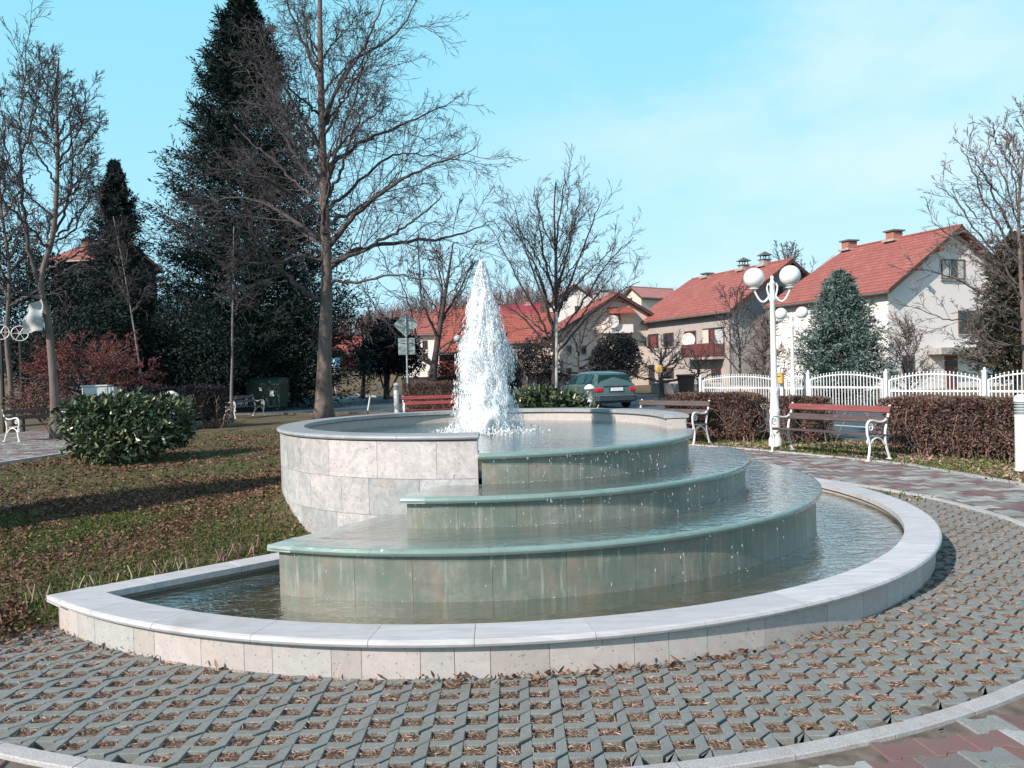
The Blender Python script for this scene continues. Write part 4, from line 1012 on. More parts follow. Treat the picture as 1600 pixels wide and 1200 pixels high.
M['roof_orange'] = m_roof('orange_roof_tiles', (.30, .075, .055), (.37, .105, .08), (.41, .15, .115))
M['roof_pink'] = m_roof('pale_pink_roof', (.45, .19, .17), (.56, .25, .22), (.60, .30, .27))
M['roof_maroon'] = m_roof('maroon_roof', (.30, .04, .06), (.38, .055, .08), (.42, .08, .10))
def m_render(name, c, dirt=.35):
    t = NT(name); v = t.coord('Object')
    f = t.ramp(t.noise(t.coord('Object', (2.2, 2.2, .5)), 1.0, 6, .65), [(.45, 0), (.75, dirt)])
    t.col(t.mix(f, t.mix(t.noise(v, .8, 4), tuple(x*.9 for x in c), c), tuple(x*.6 for x in c))); t.set(Roughness=.9); t.bump(t.noise(v, 25, 4, .7), .25, .01); return t.m
M['wall_white'] = m_render('white_render', (.80, .755, .74), .1)
M['wall_cream'] = m_render('cream_render', (.66, .56, .49), .25)
M['wall_grey'] = m_render('weathered_grey_render', (.42, .38, .36), .5)
M['wall_block'] = m_render('unrendered_blocks', (.36, .36, .36), .5)
M['wall_red'] = m_render('red_brick_wall', (.44, .12, .10), .4)
M['brick_chimney'] = m_render('chimney_brick', (.40, .17, .13), .5)
M['soffit'] = m_wood('brown_soffit', (.07, .04, .035)); M['timber'] = m_wood('red_brown_timber', (.17, .05, .045)); M['window_wood'] = m_wood('brown_window_frame', (.13, .08, .065))
M['glass'] = simple('window_glass', (.03, .045, .05), .08, .5, 2); M['curtain'] = simple('net_curtain', (.45, .47, .47), .8, .3, 12); M['opening_shade'] = simple('painted_opening_shade', (.035, .025, .025), .8, .4, 3)  # last one: near-black colour standing for the shade inside openings
M['sheet_metal'] = simple('sheet_metal', (.16, .17, .17), .5, .3, metal=.4); M['concrete'] = simple('house_concrete', (.36, .34, .33), .9, .25, 5, .2)

class House:
    def __init__(s, label, org, rz, w, L, eave, ridge, wall, roof, ov=(.45, .5), cat='house', name='house', z0=-.3, ridge_x=None, hip=0.0, gable=None):
        s.t = thing(name, label, cat, org, rz); s.o = Vector(org); s.rz = rz; s.w, s.L, s.e, s.r = w, L, eave, ridge
        rx = w/2 if ridge_x is None else ridge_x; s.rx = rx
        e1 = eave
        mb = MB(); P = [(0, 0, z0), (w, 0, z0), (w, 0, e1), (rx, 0, ridge), (0, 0, e1)]; Q = [(x, L, z) for x, _, z in P]
        mb.add(P+Q, [(0, 1, 2, 3, 4), (9, 8, 7, 6, 5), (5, 0, 4, 9), (1, 6, 7, 2)])
        s.wall = mb.build('wall', M[wall], s.t)
        if gable:
            mb = MB(); g = .004; mb.add([(0, -g, z0), (w, -g, z0), (w, -g, e1), (rx, -g, ridge-.02), (0, -g, e1)], [(0, 1, 2, 3, 4)]); gw = mb.build('gable_wall', M[gable], s.t)
        oe, og = ov; th = .14
        mb = MB()
        def slope(xe, sgn):
            run = abs(rx-xe); k = (ridge-e1)/run; x2 = xe+sgn*oe; z2 = e1-k*oe
            A = [(x2, -og, z2+.05), (rx, -og, ridge+.05), (rx, L+og-hip, ridge+.05), (x2, L+og, z2+.05)]
            B = [(x, y, z+th) for x, y, z in A]
            F = [(0, 1, 2, 3), (7, 6, 5, 4), (0, 4, 5, 1), (1, 5, 6, 2), (2, 6, 7, 3), (3, 7, 4, 0)]
            if sgn > 0: F = [f[::-1] for f in F]
            mb.add(A+B, F); return x2, z2
        s.xl, s.zl = slope(0, -1); s.xr, s.zr = slope(w, 1)
        n = int((L+2*og-hip)/.34)
        for k in range(n):
            y = -og+(k+.5)*.34; mb.tube([(rx, y-.18, ridge+.185), (rx, y+.18, ridge+.205)], .085, 7)
        if hip:
            A = [(s.xl, L+og, s.zl+.06), (s.xr, L+og, s.zr+.06), (rx, L+og-hip, ridge+.06)]; B = [(x, y, z+th) for x, y, z in A]
            mb.add(A+B, [(0, 1, 2), (5, 4, 3), (0, 3, 4, 1), (1, 4, 5, 2), (2, 5, 3, 0)])
        s.roof = mb.build('roof', M[roof], s.t)
        # barge boards, gutter
        mb = MB()
        for xa, za in ((s.xl, s.zl), (s.xr, s.zr)):
            p = np.array((xa, -og-.03, za-.06)); q = np.array((rx, -og-.03, ridge-.06)); A = [p, q, q+np.array((0, 0, .26)), p+np.array((0, 0, .26))]
            mb.add(A+[a+np.array((0, .028, 0)) for a in A], [(0, 1, 2, 3), (7, 6, 5, 4), (0, 4, 5, 1), (1, 5, 6, 2), (2, 6, 7, 3), (3, 7, 4, 0)])
        mb.build('barge_board', M['soffit'], s.t)['kind'] = 'stuff'
        for xa, za, sg in ((s.xl, s.zl, -1), (s.xr, s.zr, 1)):
            mb = MB(); mb.tube([(xa+sg*.05, -og, za+.04), (xa+sg*.05, L+og, za+.04)], .06, 8); mb.build('gutter', M['sheet_metal'], s.t)
    def local(s, p):
        d = Vector(p)-s.o; c, n = math.cos(-s.rz), math.sin(-s.rz); return Vector((d.x*c-d.y*n, d.x*n+d.y*c, d.z))
    def hit(s, plane, u, v):
        a, b = ray(u, v); d0 = s.local((0, 0, EYE)); d1 = s.local((a, 1, EYE+b))-d0
        k = -d0.x/d1.x if plane == 'side' else -d0.y/d1.y
        return d0+d1*k
    def rect(s, plane, u0, v0, u1, v1):
        p = s.hit(plane, (u0+u1)/2, (v0+v1)/2); um, vm = (u0+u1)/2, (v0+v1)/2
        a0 = s.hit(plane, u0, vm); a1 = s.hit(plane, u1, vm); z0 = s.hit(plane, um, v1).z; z1 = s.hit(plane, um, v0).z
        i = 1 if plane == 'side' else 0; lo, hi = sorted((a0[i], a1[i])); return lo, hi, z0, z1
    def panel(s, name, plane, lo, hi, z0, z1, out, th, mat, parent=None):
        """a slab on the wall: outer face `out` metres in front of it"""
        mb = MB()
        if plane == 'side': mb.box((-out+th/2, (lo+hi)/2, (z0+z1)/2), (th, hi-lo, z1-z0))
        else: mb.box(((lo+hi)/2, -out+th/2, (z0+z1)/2), (hi-lo, th, z1-z0))
        return mb.build(name, M[mat], parent or s.t)
    def window(s, plane, lo, hi, z0, z1, frame='window_wood', glass='glass', mull=1, sill=True, shutter=None, cur=False):
        f = .07; mb = MB()
        def bar(a0, a1, b0, b1, o=.05, th=.10):
            c = ((a0+a1)/2, (b0+b1)/2)
            if plane == 'side': mb.box((-o+th/2, c[0], c[1]), (th, a1-a0, b1-b0))
            else: mb.box((c[0], -o+th/2, c[1]), (a1-a0, th, b1-b0))
        bar(lo, hi, z1-f, z1); bar(lo, hi, z0, z0+f); bar(lo, lo+f, z0+f, z1-f); bar(hi-f, hi, z0+f, z1-f)
        for k in range(mull): x = lo+(hi-lo)*(k+1)/(mull+1); bar(x-f*.4, x+f*.4, z0+f, z1-f, .045)
        wd = mb.build('window', M[frame], s.t)
        s.panel('pane', plane, lo+f, hi-f, z0+f, z1-f, .018, .01, glass, wd)
        if cur: s.panel('curtain', plane, lo+f+.03, lo+f+(hi-lo)*.36, z0+f+.02, z1-f, .026, .006, 'curtain', wd); s.panel('curtain', plane, hi-f-(hi-lo)*.30, hi-f-.03, z0+f+.02, z1-f, .026, .006, 'curtain', wd)
        if sill: s.panel('sill', plane, lo-.06, hi+.06, z0-.06, z0-.004, .12, .14, 'concrete', wd)
        return wd
    def chimney(s, u, v, dx=0.0, w=.62, h=1.0, cap='flat', dy=None, mat='brick_chimney'):
        # pixel (u, v) near the top; stands on the ridge line
        a, b = ray(u, v); d0 = s.local((0, 0, EYE)); d1 = s.local((a, 1, EYE+b))-d0; k = (s.rx+dx-d0.x)/d1.x; y = (d0+d1*k).y
        y = min(max(y, .6), s.L-.4)
        zb = s.r-1.0*(abs(dx)/(s.rx or 1))*(s.r-s.e)-.3
        mb = MB(); mb.box((s.rx+dx, y, (zb+s.r+h)/2), (w, w*.85, s.r+h-zb)); c = mb.build('chimney', M[mat], s.roof)
        mb = MB()
        if cap == 'flat': mb.box((s.rx+dx, y, s.r+h+.05), (w+.22, w*.85+.22, .09))
        else:
            mb.box((s.rx+dx, y, s.r+h+.03), (w+.14, w*.85+.14, .05))
            for sx_ in (-1, 1):
                for sy_ in (-1, 1): mb.box((s.rx+dx+sx_*w*.38, y+sy_*w*.3, s.r+h+.18), (.05, .05, .26))
            mb.box((s.rx+dx, y, s.r+h+.33), (w+.2, w*.85+.2, .05)); mb.add([(s.rx+dx-w*.6, y-w*.55, s.r+h+.36), (s.rx+dx+w*.6, y-w*.55, s.r+h+.36), (s.rx+dx+w*.6, y+w*.55, s.r+h+.36), (s.rx+dx-w*.6, y+w*.55, s.r+h+.36), (s.rx+dx, y, s.r+h+.62)], [(0, 1, 4), (1, 2, 4), (2, 3, 4), (3, 0, 4)])
        mb.build('chimney_cap', M['sheet_metal'], s.t)
        mb = MB(); mb.box((s.rx+dx, y, s.r+.10), (w+.34, w*.85+.3, .12)); mb.build('flashing', M['concrete'], s.t)
HR = R(14.8)
# the white gable house at the right
h = House('white gabled house with a red roof and two brick chimneys behind the gate', (20.1, 42.6, 0), R(19.5), 9.42, 9.3, 5.42, 8.64, 'wall_white', 'roof_red', (.45, .5), hip=1.6)
h.window('gable', *h.rect('gable', 1470, 405, 1507, 437), cur=True, mull=2)
lo, hi, z0, z1 = h.rect('gable', 1497, 485, 1526, 522); h.window('gable', lo, hi, z0, z1, mull=1)
lo, hi, z0, z1 = h.rect('gable', 1448, 543, 1545, 553); h.panel('porch_slab', 'gable', lo, hi, z0, z1, .95, .95, 'concrete')
lo, hi, z0, z1 = h.rect('gable', 1476, 556, 1496, 605); dr = h.panel('door', 'gable', lo, hi, -.1, z1, .03, .05, 'timber'); h.panel('door_glass', 'gable', lo+.12, hi-.12, 1.2, z1-.2, .045, .01, 'glass', dr)
lo2, hi2, z02, z12 = h.rect('gable', 1409, 555, 1428, 585); h.window('gable', lo2, hi2, z02, z12)
h.chimney(1327, 384, h=.62, w=.7); h.chimney(1397, 368, h=.62, w=.7)
mb = MB()
for f in (.0, .33, .66):
    for sg in (-1, 1):
        x = h.rx+sg*(h.rx)*f; z = h.r-(h.r-h.e)*f-.12; mb.box((x, -.36, z), (.14, .72, .16))
mb.build('purlin_end', M['timber'], h.t)['kind'] = 'stuff'
# the grey house with the balcony
h = House('weathered grey house with a brown balcony and long red roof left of the near lamp', (14.5, 52.5, 0), R(20.5), 8.96, 12.2, 5.28, 8.32, 'wall_grey', 'roof_red', (.5, .6), gable='wall_block', hip=1.2)
for r_ in ((1037, 520, 1053, 542), (1038, 574, 1053, 592), (1070, 517, 1088, 538), (1112, 576, 1127, 594)):
    lo, hi, z0, z1 = h.rect('side', *r_); h.window('side', lo, hi, z0, z1, 'timber', mull=1)
lo, hi, z0, z1 = h.rect('side', 1008, 522, 1029, 544); lg = h.panel('loggia_shade', 'side', lo, hi, z0, z1, .012, .02, 'opening_shade'); h.panel('loggia_door', 'side', lo+(hi-lo)*.15, lo+(hi-lo)*.55, z0+.05, z1-.2, .03, .012, 'timber', lg)  # flat dark slab: the loggia's shade is painted, with no recess behind
lo, hi, z0, z1 = h.rect('side', 1009, 570, 1023, 603); h.panel('door', 'side', lo, hi, max(z0, 0), z1, .03, .04, 'opening_shade')
lo, hi, z0, z1 = h.rect('side', 1098, 512, 1132, 538)
bo = h.panel('balcony_shade', 'side', lo, hi, z0-1.0, z1, .012, .02, 'opening_shade'); h.panel('balcony_door', 'side', lo+.1, lo+(hi-lo)*.42, z0-.9, z1-.15, .03, .012, 'curtain', bo); h.panel('balcony_door', 'side', lo+(hi-lo)*.46, lo+(hi-lo)*.62, z0-.9, z1-.15, .03, .012, 'timber', bo)  # flat dark slab in place of the shaded balcony recess
h.panel('opening_reveal', 'side', hi-(hi-lo)*.28, hi, z0-1.0, z1-.1, .022, .012, 'wall_cream', bo)
lo, hi, z0, z1 = h.rect('side', 1082, 538, 1132, 558)
bal = h.panel('balcony', 'side', lo, hi, z0-.16, z0, .95, .97, 'concrete')
n = int((hi-lo)/.13)
mb = MB()
for k in range(n+1): mb.box((-.92, lo+.06+(hi-lo-.12)*k/n, (z0+z1)/2), (.025, .105, z1-z0-.02))
mb.box((-.92, (lo+hi)/2, z1+.02), (.07, hi-lo, .05))
for y in (lo+.03, hi-.03):
    for k in range(7): mb.box((-.83+.125*k, y, (z0+z1)/2), (.10, .025, z1-z0-.02))
mb.build('railing', M['timber'], bal)
def dish(house, u, v, r, lab=None):
    p = house.hit('side', u, v); mb = MB(); mb.lathe([(0, 0), (r*.5, .03), (r*.85, .11), (r, .17), (r*.99, .18), (r*.84, .12), (r*.5, .04), (0, .01)], seg=20)
    V = mb.v[0]; V[:] = np.stack([-V[:, 2]-.25, V[:, 0], V[:, 1]], 1)
    o = mb.build('satellite_dish', M['wall_white'], house.t, smooth=True, loc=p); o.rotation_euler = (0, 0, R(38))
    mb = MB(); mb.tube([(p.x, p.y, p.z-.1), (p.x-.3, p.y, p.z)], .025, 6); mb.build('dish_bracket', M['sheet_metal'], o.parent)
dish(h, 1079, 531, .48)
mb = MB(); mb.tube([(-.08, .12, h.zl), (-.08, .12, 0)], .05, 8); mb.build('downpipe', M['sheet_metal'], h.t)
h.chimney(1105, 434, h=.35, w=.6, mat='concrete'); h.chimney(1162, 414, h=.42, w=.6, cap='hood', mat='concrete'); h.chimney(1195, 407, h=.5, w=.6, cap='hood', mat='concrete')
lo, hi, z0, z1 = h.rect('gable', 1213, 447, 1223, 468); h.window('gable', lo, hi, z0, z1)
# cream house with an orange roof, left of it
h = House('cream house with an orange roof and an orange awning over its attic window', (3.9, 61.5, 0), R(9), 8.9, 7.5, 4.5, 7.15, 'wall_cream', 'roof_orange', (.55, .6), hip=1.0)
lo, hi, z0, z1 = h.rect('gable', 953, 491, 969, 507); h.window('gable', lo, hi, z0, z1, 'window_wood', cur=True)
lo, hi, z0, z1 = h.rect('gable', 948, 480, 986, 490); mb = MB(); mb.add([(lo, -.05, z1), (hi, -.05, z1), (hi, -1.1, z0), (lo, -1.1, z0), (lo, -.05, z1-.08), (hi, -.05, z1-.08), (hi, -1.1, z0-.08), (lo, -1.1, z0-.08)], [(3, 2, 1, 0), (4, 5, 6, 7), (0, 4, 7, 3), (2, 6, 5, 1), (3, 7, 6, 2)]); mb.build('awning', M['roof_orange'], h.t)
lo, hi, z0, z1 = h.rect('gable', 940, 508, 984, 521); h.panel('balcony', 'gable', lo, hi, z0, z1, .9, .9, 'wall_white')
p = h.hit('gable', 951, 504); mb = MB(); mb.lathe([(0, 0), (.3, .04), (.5, .14), (.48, .15), (.3, .05), (0, .01)], seg=18); V = mb.v[0]; V[:] = np.stack([V[:, 0], -V[:, 2]-1.0, V[:, 1]], 1); mb.build('satellite_dish', M['wall_white'], h.t, smooth=True, loc=p)
for r_ in ((885, 540, 893, 553), (908, 540, 916, 553), (885, 575, 893, 588), (908, 575, 916, 588), (975, 545, 987, 558)):
    lo, hi, z0, z1 = h.rect('gable', *r_); h.window('gable', lo, hi, z0, z1)
h.chimney(933, 466, h=.7, w=.6, mat='concrete'); h.chimney(944, 464, h=.7, w=.6, mat='concrete')
# smaller far houses: (label, pixel of the lower left gable corner, depth, width, length, eave pixel v, ridge pixel v, wall, roof, rz)
def far_house(label, u0, Y, w, L, ve, vr, wall, roof, rz, zg=-.3, wins=(), ch=(), hip=0.0, vg=None, plane='gable'):
    p = at(u0, ve, Y); q = at(u0, vr, Y)
    hh = House(label, (p.x, p.y, 0), rz, w, L, p.z, q.z, wall, roof, (.4, .4), z0=zg, hip=hip)
    for r_ in wins:
        lo, hi, z0, z1 = hh.rect(plane, *r_); hh.window(plane, lo, hi, z0, z1, sill=False)
    for u, v in ch: hh.chimney(u, v, h=.6, w=.7)
    return hh
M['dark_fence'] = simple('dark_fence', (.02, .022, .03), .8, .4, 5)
far_house('white house with a pink roof high on the slope behind the cream house', 868, 96, 4.6, 7, 468, 447, 'wall_white', 'roof_pink', R(6), wins=((879, 462, 886, 470), (898, 478, 906, 486)))
far_house('small pink roofed house on the slope above, between the cream and grey houses', 975, 104, 3.0, 7.5, 466, 452, 'wall_cream', 'roof_pink', R(-52), wins=((980, 466, 988, 474),))
far_house('low house with a wide orange roof right of the jet', 862, 66, 7.5, 8.5, 531, 487, 'wall_cream', 'roof_orange', R(86), wins=())
far_house('house with a maroon roof and a chimney behind the wide orange roof', 838, 82, 7, 4.6, 497, 474, 'wall_red', 'roof_maroon', R(87), ch=((826, 478),))
far_house('white house with a red roof left of the jet, behind the bare trees', 727, 76, 8, 6.2, 519, 484, 'wall_white', 'roof_red', R(88), wins=((660, 532, 668, 546), (690, 532, 698, 546)), plane='side')
far_house('red tiled house close to the left of the jet', 738, 62, 6, 2.6, 545, 480, 'wall_red', 'roof_orange', R(88))
far_house('pale house with a red front seen left of the thick trunk', 452, 84, 2.2, 6, 524, 508, 'wall_white', 'roof_red', R(4), wins=((462, 530, 470, 540),))
far_house('low red roofed house seen just right of the thick trunk', 556, 92, 6, 4, 550, 528, 'wall_red', 'roof_orange', R(88))
far_house('small red roofed shed far beyond the tree island', 632, 88, 4, 2.6, 569, 563, 'wall_white', 'roof_orange', R(88))
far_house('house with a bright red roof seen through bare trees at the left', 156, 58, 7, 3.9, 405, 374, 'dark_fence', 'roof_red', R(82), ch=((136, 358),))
# low garden walls and banks beyond the street
mb = MB(); p = at(372, 575, 88); 
def garden_wall(label, pts, h, th, mat):
    mb = MB()
    for p, q in zip(pts[:-1], pts[1:]):
        p = np.array(p, float); q = np.array(q, float); d = (q-p)/np.linalg.norm(q-p); n = np.array((-d[1], d[0]))*th/2
        mb.prism([tuple(p-n), tuple(q-n), tuple(q+n), tuple(p+n)], -.1, h); mb.prism([tuple(p-n*1.3), tuple(q-n*1.3), tuple(q+n*1.3), tuple(p+n*1.3)], h, h+.08)
    return tag(mb.build('garden_wall', M[mat]), label, 'wall')
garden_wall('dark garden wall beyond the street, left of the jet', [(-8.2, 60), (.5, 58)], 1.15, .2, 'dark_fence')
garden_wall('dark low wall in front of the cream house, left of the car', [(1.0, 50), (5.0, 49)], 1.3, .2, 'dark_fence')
garden_wall('pale garden wall in front of the grey house', [(8.6, 49), (10.2, 41), (11.2, 37)], .5, .2, 'concrete')
garden_wall('long pale retaining wall at the bend of the far street', [(-27.5, 104), (-19, 86), (-9, 84)], 1.2, .3, 'concrete')
# ------------------------------------------------------------------ vegetation
def m_leaf(name, stops, rough=.5, coat=0.0, trans=0.0):
    t = NT(name); g = t.n('ShaderNodeNewGeometry').outputs['Random Per Island']
    n_ = t.noise(t.coord('Object'), 1.4, 3)
    t.col(t.ramp(t.math('ADD', t.math('MULTIPLY', g, .6), t.math('MULTIPLY', n_, .4)), stops)); t.set(Roughness=rough)
    t.p.inputs['Specular IOR Level'].default_value = .5 if coat else .25
    return t.m
def m_bark(name, c, c2, sc=7):
    t = NT(name); f = t.noise(t.coord('Object', (1, 1, .35)), sc, 6, .7, .5)
    t.col(t.ramp(f, [(.3, c), (.7, c2)])); t.set(Roughness=.9); t.bump(t.noise(t.coord('Object', (1, 1, .3)), sc*4, 5, .7), .6, .02); return t.m
M['bark'] = m_bark('grey_brown_bark', (.095, .072, .066), (.20, .155, .14))
M['bark_pale'] = m_bark('pale_bark', (.13, .115, .12), (.25, .22, .225))
M['bark_dark'] = m_bark('dark_bark', (.045, .033, .035), (.09, .068, .066))
M['limb'] = m_bark('dark_limbs', (.045, .038, .041), (.11, .092, .093), 5)
M['twig'] = m_bark('twigs', (.046, .040, .046), (.092, .08, .086), 3)
M['twig_brown'] = m_bark('brown_twigs', (.12, .095, .092), (.20, .165, .158), 3)  # lighter, browner twig colour
M['twig_red'] = m_bark('reddish_twigs', (.10, .05, .05), (.20, .11, .10), 3)
M['needle_dark'] = m_leaf('dark_spruce_needles', [(.2, (.004, .010, .011)), (.5, (.009, .021, .021)), (.8, (.022, .042, .036))], .7)
M['needle_blue'] = m_leaf('blue_green_needles', [(.2, (.045, .08, .078)), (.5, (.11, .165, .155)), (.8, (.20, .28, .26))], .7)
M['needle_brown'] = m_leaf('brownish_evergreen', [(.2, (.03, .035, .022)), (.5, (.065, .065, .045)), (.8, (.13, .105, .08))], .8)
M['yew'] = m_leaf('dark_yew', [(.2, (.008, .012, .016)), (.6, (.020, .024, .030)), (.85, (.05, .045, .055))], .8)
M['laurel'] = m_leaf('laurel_leaves', [(.15, (.016, .030, .013)), (.45, (.045, .075, .032)), (.7, (.11, .14, .07)), (.92, (.30, .29, .19))], .32, 1)  # palest tone puts the leaves' highlights into their colour
M['twig_hedge'] = m_bark('hedge_twigs', (.16, .10, .09), (.32, .21, .18), 3)
M['purple'] = m_leaf('purple_hedge_leaves', [(.1, (.03, .022, .022)), (.35, (.09, .05, .048)), (.5, (.17, .085, .07)), (.62, (.10, .10, .07)), (.78, (.26, .14, .11)), (.95, (.42, .28, .22))], .6)
M['redleaf'] = m_leaf('red_maple_leaves', [(.1, (.05, .012, .014)), (.5, (.14, .03, .03)), (.9, (.30, .085, .075))], .6)
M['deadleaf'] = m_leaf('dead_leaves', [(.1, (.045, .022, .016)), (.4, (.10, .05, .033)), (.6, (.17, .095, .063)), (.8, (.25, .16, .11)), (.95, (.40, .31, .24))], .8)
M['straw'] = m_leaf('straw', [(.1, (.12, .075, .06)), (.4, (.27, .17, .135)), (.7, (.42, .31, .25)), (.95, (.62, .53, .44))], .8)
M['grass'] = m_leaf('grass_blades', [(.1, (.03, .055, .012)), (.5, (.07, .115, .024)), (.8, (.13, .16, .045)), (.95, (.28, .24, .12))], .7)
M['leafcore'] = simple('hedge_core_shade', (.030, .022, .02), .95, .4, 9)  # dark brown carries the dimness of the hedge inside in its colour

def unit(a): return a/(np.linalg.norm(a, axis=-1, keepdims=True)+1e-9)
def perp(D, k=None):
    Rn = rng.normal(0, 1, D.shape) if k is None else k
    return unit(np.cross(D, Rn))
def leaves(mb, P, D, L, W, fold=0.0, mi=0):
    """diamond leaves: base P, direction D, length L, width W"""
    D = unit(D); S = perp(D); n = len(P); L = np.broadcast_to(L, (n,))[:, None]; W = np.broadcast_to(W, (n,))[:, None]
    if fold:
        N = np.cross(D, S); V = np.stack([P, P+D*L*.35+S*W*.5+N*W*fold, P+D*L*.75+S*W*.36+N*W*fold*.8, P+D*L, P+D*L*.75-S*W*.36+N*W*fold*.8, P+D*L*.35-S*W*.5+N*W*fold, P+D*L*.5], 1)
        f = np.array([(0, 1, 2, 6), (6, 2, 3, 3), (0, 6, 4, 5), (6, 3, 4, 4)])
        V = V.reshape(-1, 3); b = np.arange(n)[:, None, None]*7
        mb.addn(V, (b+np.array([[(0, 1, 6), (1, 2, 6), (2, 3, 6), (3, 4, 6), (4, 5, 6), (5, 0, 6)]])).reshape(-1, 3), mi); return
    V = np.stack([P, P+D*L*.5+S*W*.5, P+D*L, P+D*L*.5-S*W*.5], 1).reshape(-1, 3)
    mb.addn(V, np.arange(n*4).reshape(-1, 4), mi)
def fasttubes(mb, A, rad, sides=3):
    """A: (n, k, 3) polylines, rad: (n, k): many thin twigs at once"""
    n, k, _ = A.shape
    if not n: return
    T = unit(A[:, -1]-A[:, 0]); a = perp(T); b = np.cross(T, a); th = np.arange(sides)*2*PI/sides
    off = np.cos(th)[None, :, None]*a[:, None]+np.sin(th)[None, :, None]*b[:, None]           # n, sides, 3
    V = A[:, :, None]+rad[:, :, None, None]*off[:, None]
    i = np.arange(k-1)[:, None]*sides; s = np.arange(sides)[None]; s2 = (s+1) % sides
    F = np.stack([i+s, i+s2, i+sides+s2, i+sides+s], -1).reshape(-1, 4)
    mb.addn(V.reshape(-1, 3), (np.arange(n)[:, None, None]*(k*sides)+F[None]).reshape(-1, 4))
def batch(P, D, L, k=5, up=.0, wob=.12):
    """curved polylines starting at P along D; up bends them towards (or away from) the sky"""
    n = len(P); A = np.empty((n, k, 3)); A[:, 0] = P; d = unit(D); st = (np.broadcast_to(L, (n,))/(k-1))[:, None]
    for i in range(1, k):
        d = unit(d+np.array([[0, 0, up]])+rng.normal(0, wob, (n, 3))); A[:, i] = A[:, i-1]+d*st
    return A
def children(A, per, t0, t1, ang, jit=.25):
    """start points and directions of side shoots on polylines A"""
    n, k, _ = A.shape; m = n*per
    t = t0+(t1-t0)*((np.arange(per)[None]+rng.random((n, per)))/per); x = t*(k-1); i = np.minimum(x.astype(int), k-2); f = (x-i)[..., None]
    r = np.arange(n)[:, None]; P = A[r, i]*(1-f)+A[r, i+1]*f; T = unit(A[r, i+1]-A[r, i])
    S = perp(T.reshape(-1, 3)).reshape(T.shape); a = (ang+rng.normal(0, jit, t.shape))[..., None]
    D = T*np.cos(a)+S*np.sin(a); return P.reshape(-1, 3), D.reshape(-1, 3), t.reshape(-1)
def twigs(mb, limbs, lens, rads, spec, rmin):
    """limbs: list of (k,3) arrays resampled; spec: list of (per, t0, t1, angle, length factor, up, k)"""
    A = limbs; L = lens; r = rads
    for per, t0, t1, ang, lf, up, k in spec:
        P, D, t = children(A, per, t0, t1, ang); L = np.repeat(L, per)*lf*(1.15-.65*t)*(.6+.7*rng.random(len(t))); r = np.maximum(np.repeat(r, per)*.30*(1.1-.5*t), rmin)
        A = batch(P, D, L, k, up); fasttubes(mb, A, r[:, None]*np.linspace(1, .55, k)[None])
    return A
def resample(P, k):
    P = np.asarray(P, float); d = np.r_[0, np.cumsum(np.linalg.norm(np.diff(P, axis=0), axis=1))]; s = np.linspace(0, d[-1], k)
    return np.stack([np.interp(s, d, P[:, i]) for i in range(3)], 1)
def smoothpts(P, n=6):
    P = [np.array(p, float) for p in P]; Q = [2*P[0]-P[1]]+P+[2*P[-1]-P[-2]]; out = []
    for i in range(1, len(Q)-2):
        for k in range(n):
            u = k/n; a, b, c, d = Q[i-1:i+3]; out.append(.5*((2*b)+(-a+c)*u+(2*a-5*b+4*c-d)*u*u+(-a+3*b-3*c+d)*u**3))
    out.append(P[-1]); return np.array(out)
def bare_tree(label, base, trunk, limbs, spec, bark, twig, rmin=.011, k=12, group='bare trees', name='bare_tree', extra=None):
    """trunk: (points, r0, r1); limbs: list of (points, r0, r1) in world coordinates"""
    t = thing(name, label, 'tree', tuple(base), 0, group); b = np.array(base)
    mb = MB(); P = smoothpts(trunk[0])-b; n = len(P); rr = np.linspace(trunk[1], trunk[2], n); fl = np.arange(n); rr = rr*(1+.55*np.exp(-fl/2.0)); mb.tube(P, rr, 14)
    mb.build('trunk', M[bark], t, smooth=True)
    mb = MB(); L = []; lens = []; rad = []
    for pts, r0, r1 in limbs:
        Q = smoothpts(pts)-b
        Q[1:-1] += rng.normal(0, .03, Q[1:-1].shape)
        mb.tube(Q, np.linspace(r0, r1, len(Q)), 7); L.append(resample(Q, k)); lens.append(np.linalg.norm(np.diff(Q, axis=0), axis=1).sum()); rad.append(r0*.7)
    mb.build('limbs', M['limb'], t, smooth=True)
    mb = MB(); A = twigs(mb, np.array(L), np.array(lens), np.array(rad), spec, rmin); cr = mb.build('crown', M[twig], t)
    if extra: extra(t, A)
    return t
def radial_limbs(base, trunk_pts, z0, z1, n, L0, L1, elev0, elev1, r0, up=.08, az0=0.0, azr=2*PI):
    """limbs all round a trunk between two heights"""
    T = smoothpts(trunk_pts); out = []
    for i in range(n):
        f = (i+rng.random()*.8)/n; z = z0+(z1-z0)*f; j = np.argmin(np.abs(T[:, 2]-z)); p = T[j]
        az = az0+(i*2.399+rng.normal(0, .3)) % azr; el = elev0+(elev1-elev0)*f+rng.normal(0, .08); L = (L0+(L1-L0)*f)*(.8+.4*rng.random())
        d = np.array((math.cos(az)*math.cos(el), math.sin(az)*math.cos(el), math.sin(el))); pts = [p]; s = L/5
        for q in range(5):
            d = d+np.array((0, 0, up))+rng.normal(0, .09, 3); d /= np.linalg.norm(d); pts.append(pts[-1]+d*s)
        out.append((pts, r0*(1-.55*f), .018))
    return out
def px(pts, Y, dY=0.0):
    return [np.array(at(u, v, Y+dY*i/(len(pts)-1))) for i, (u, v) in enumerate(pts)]

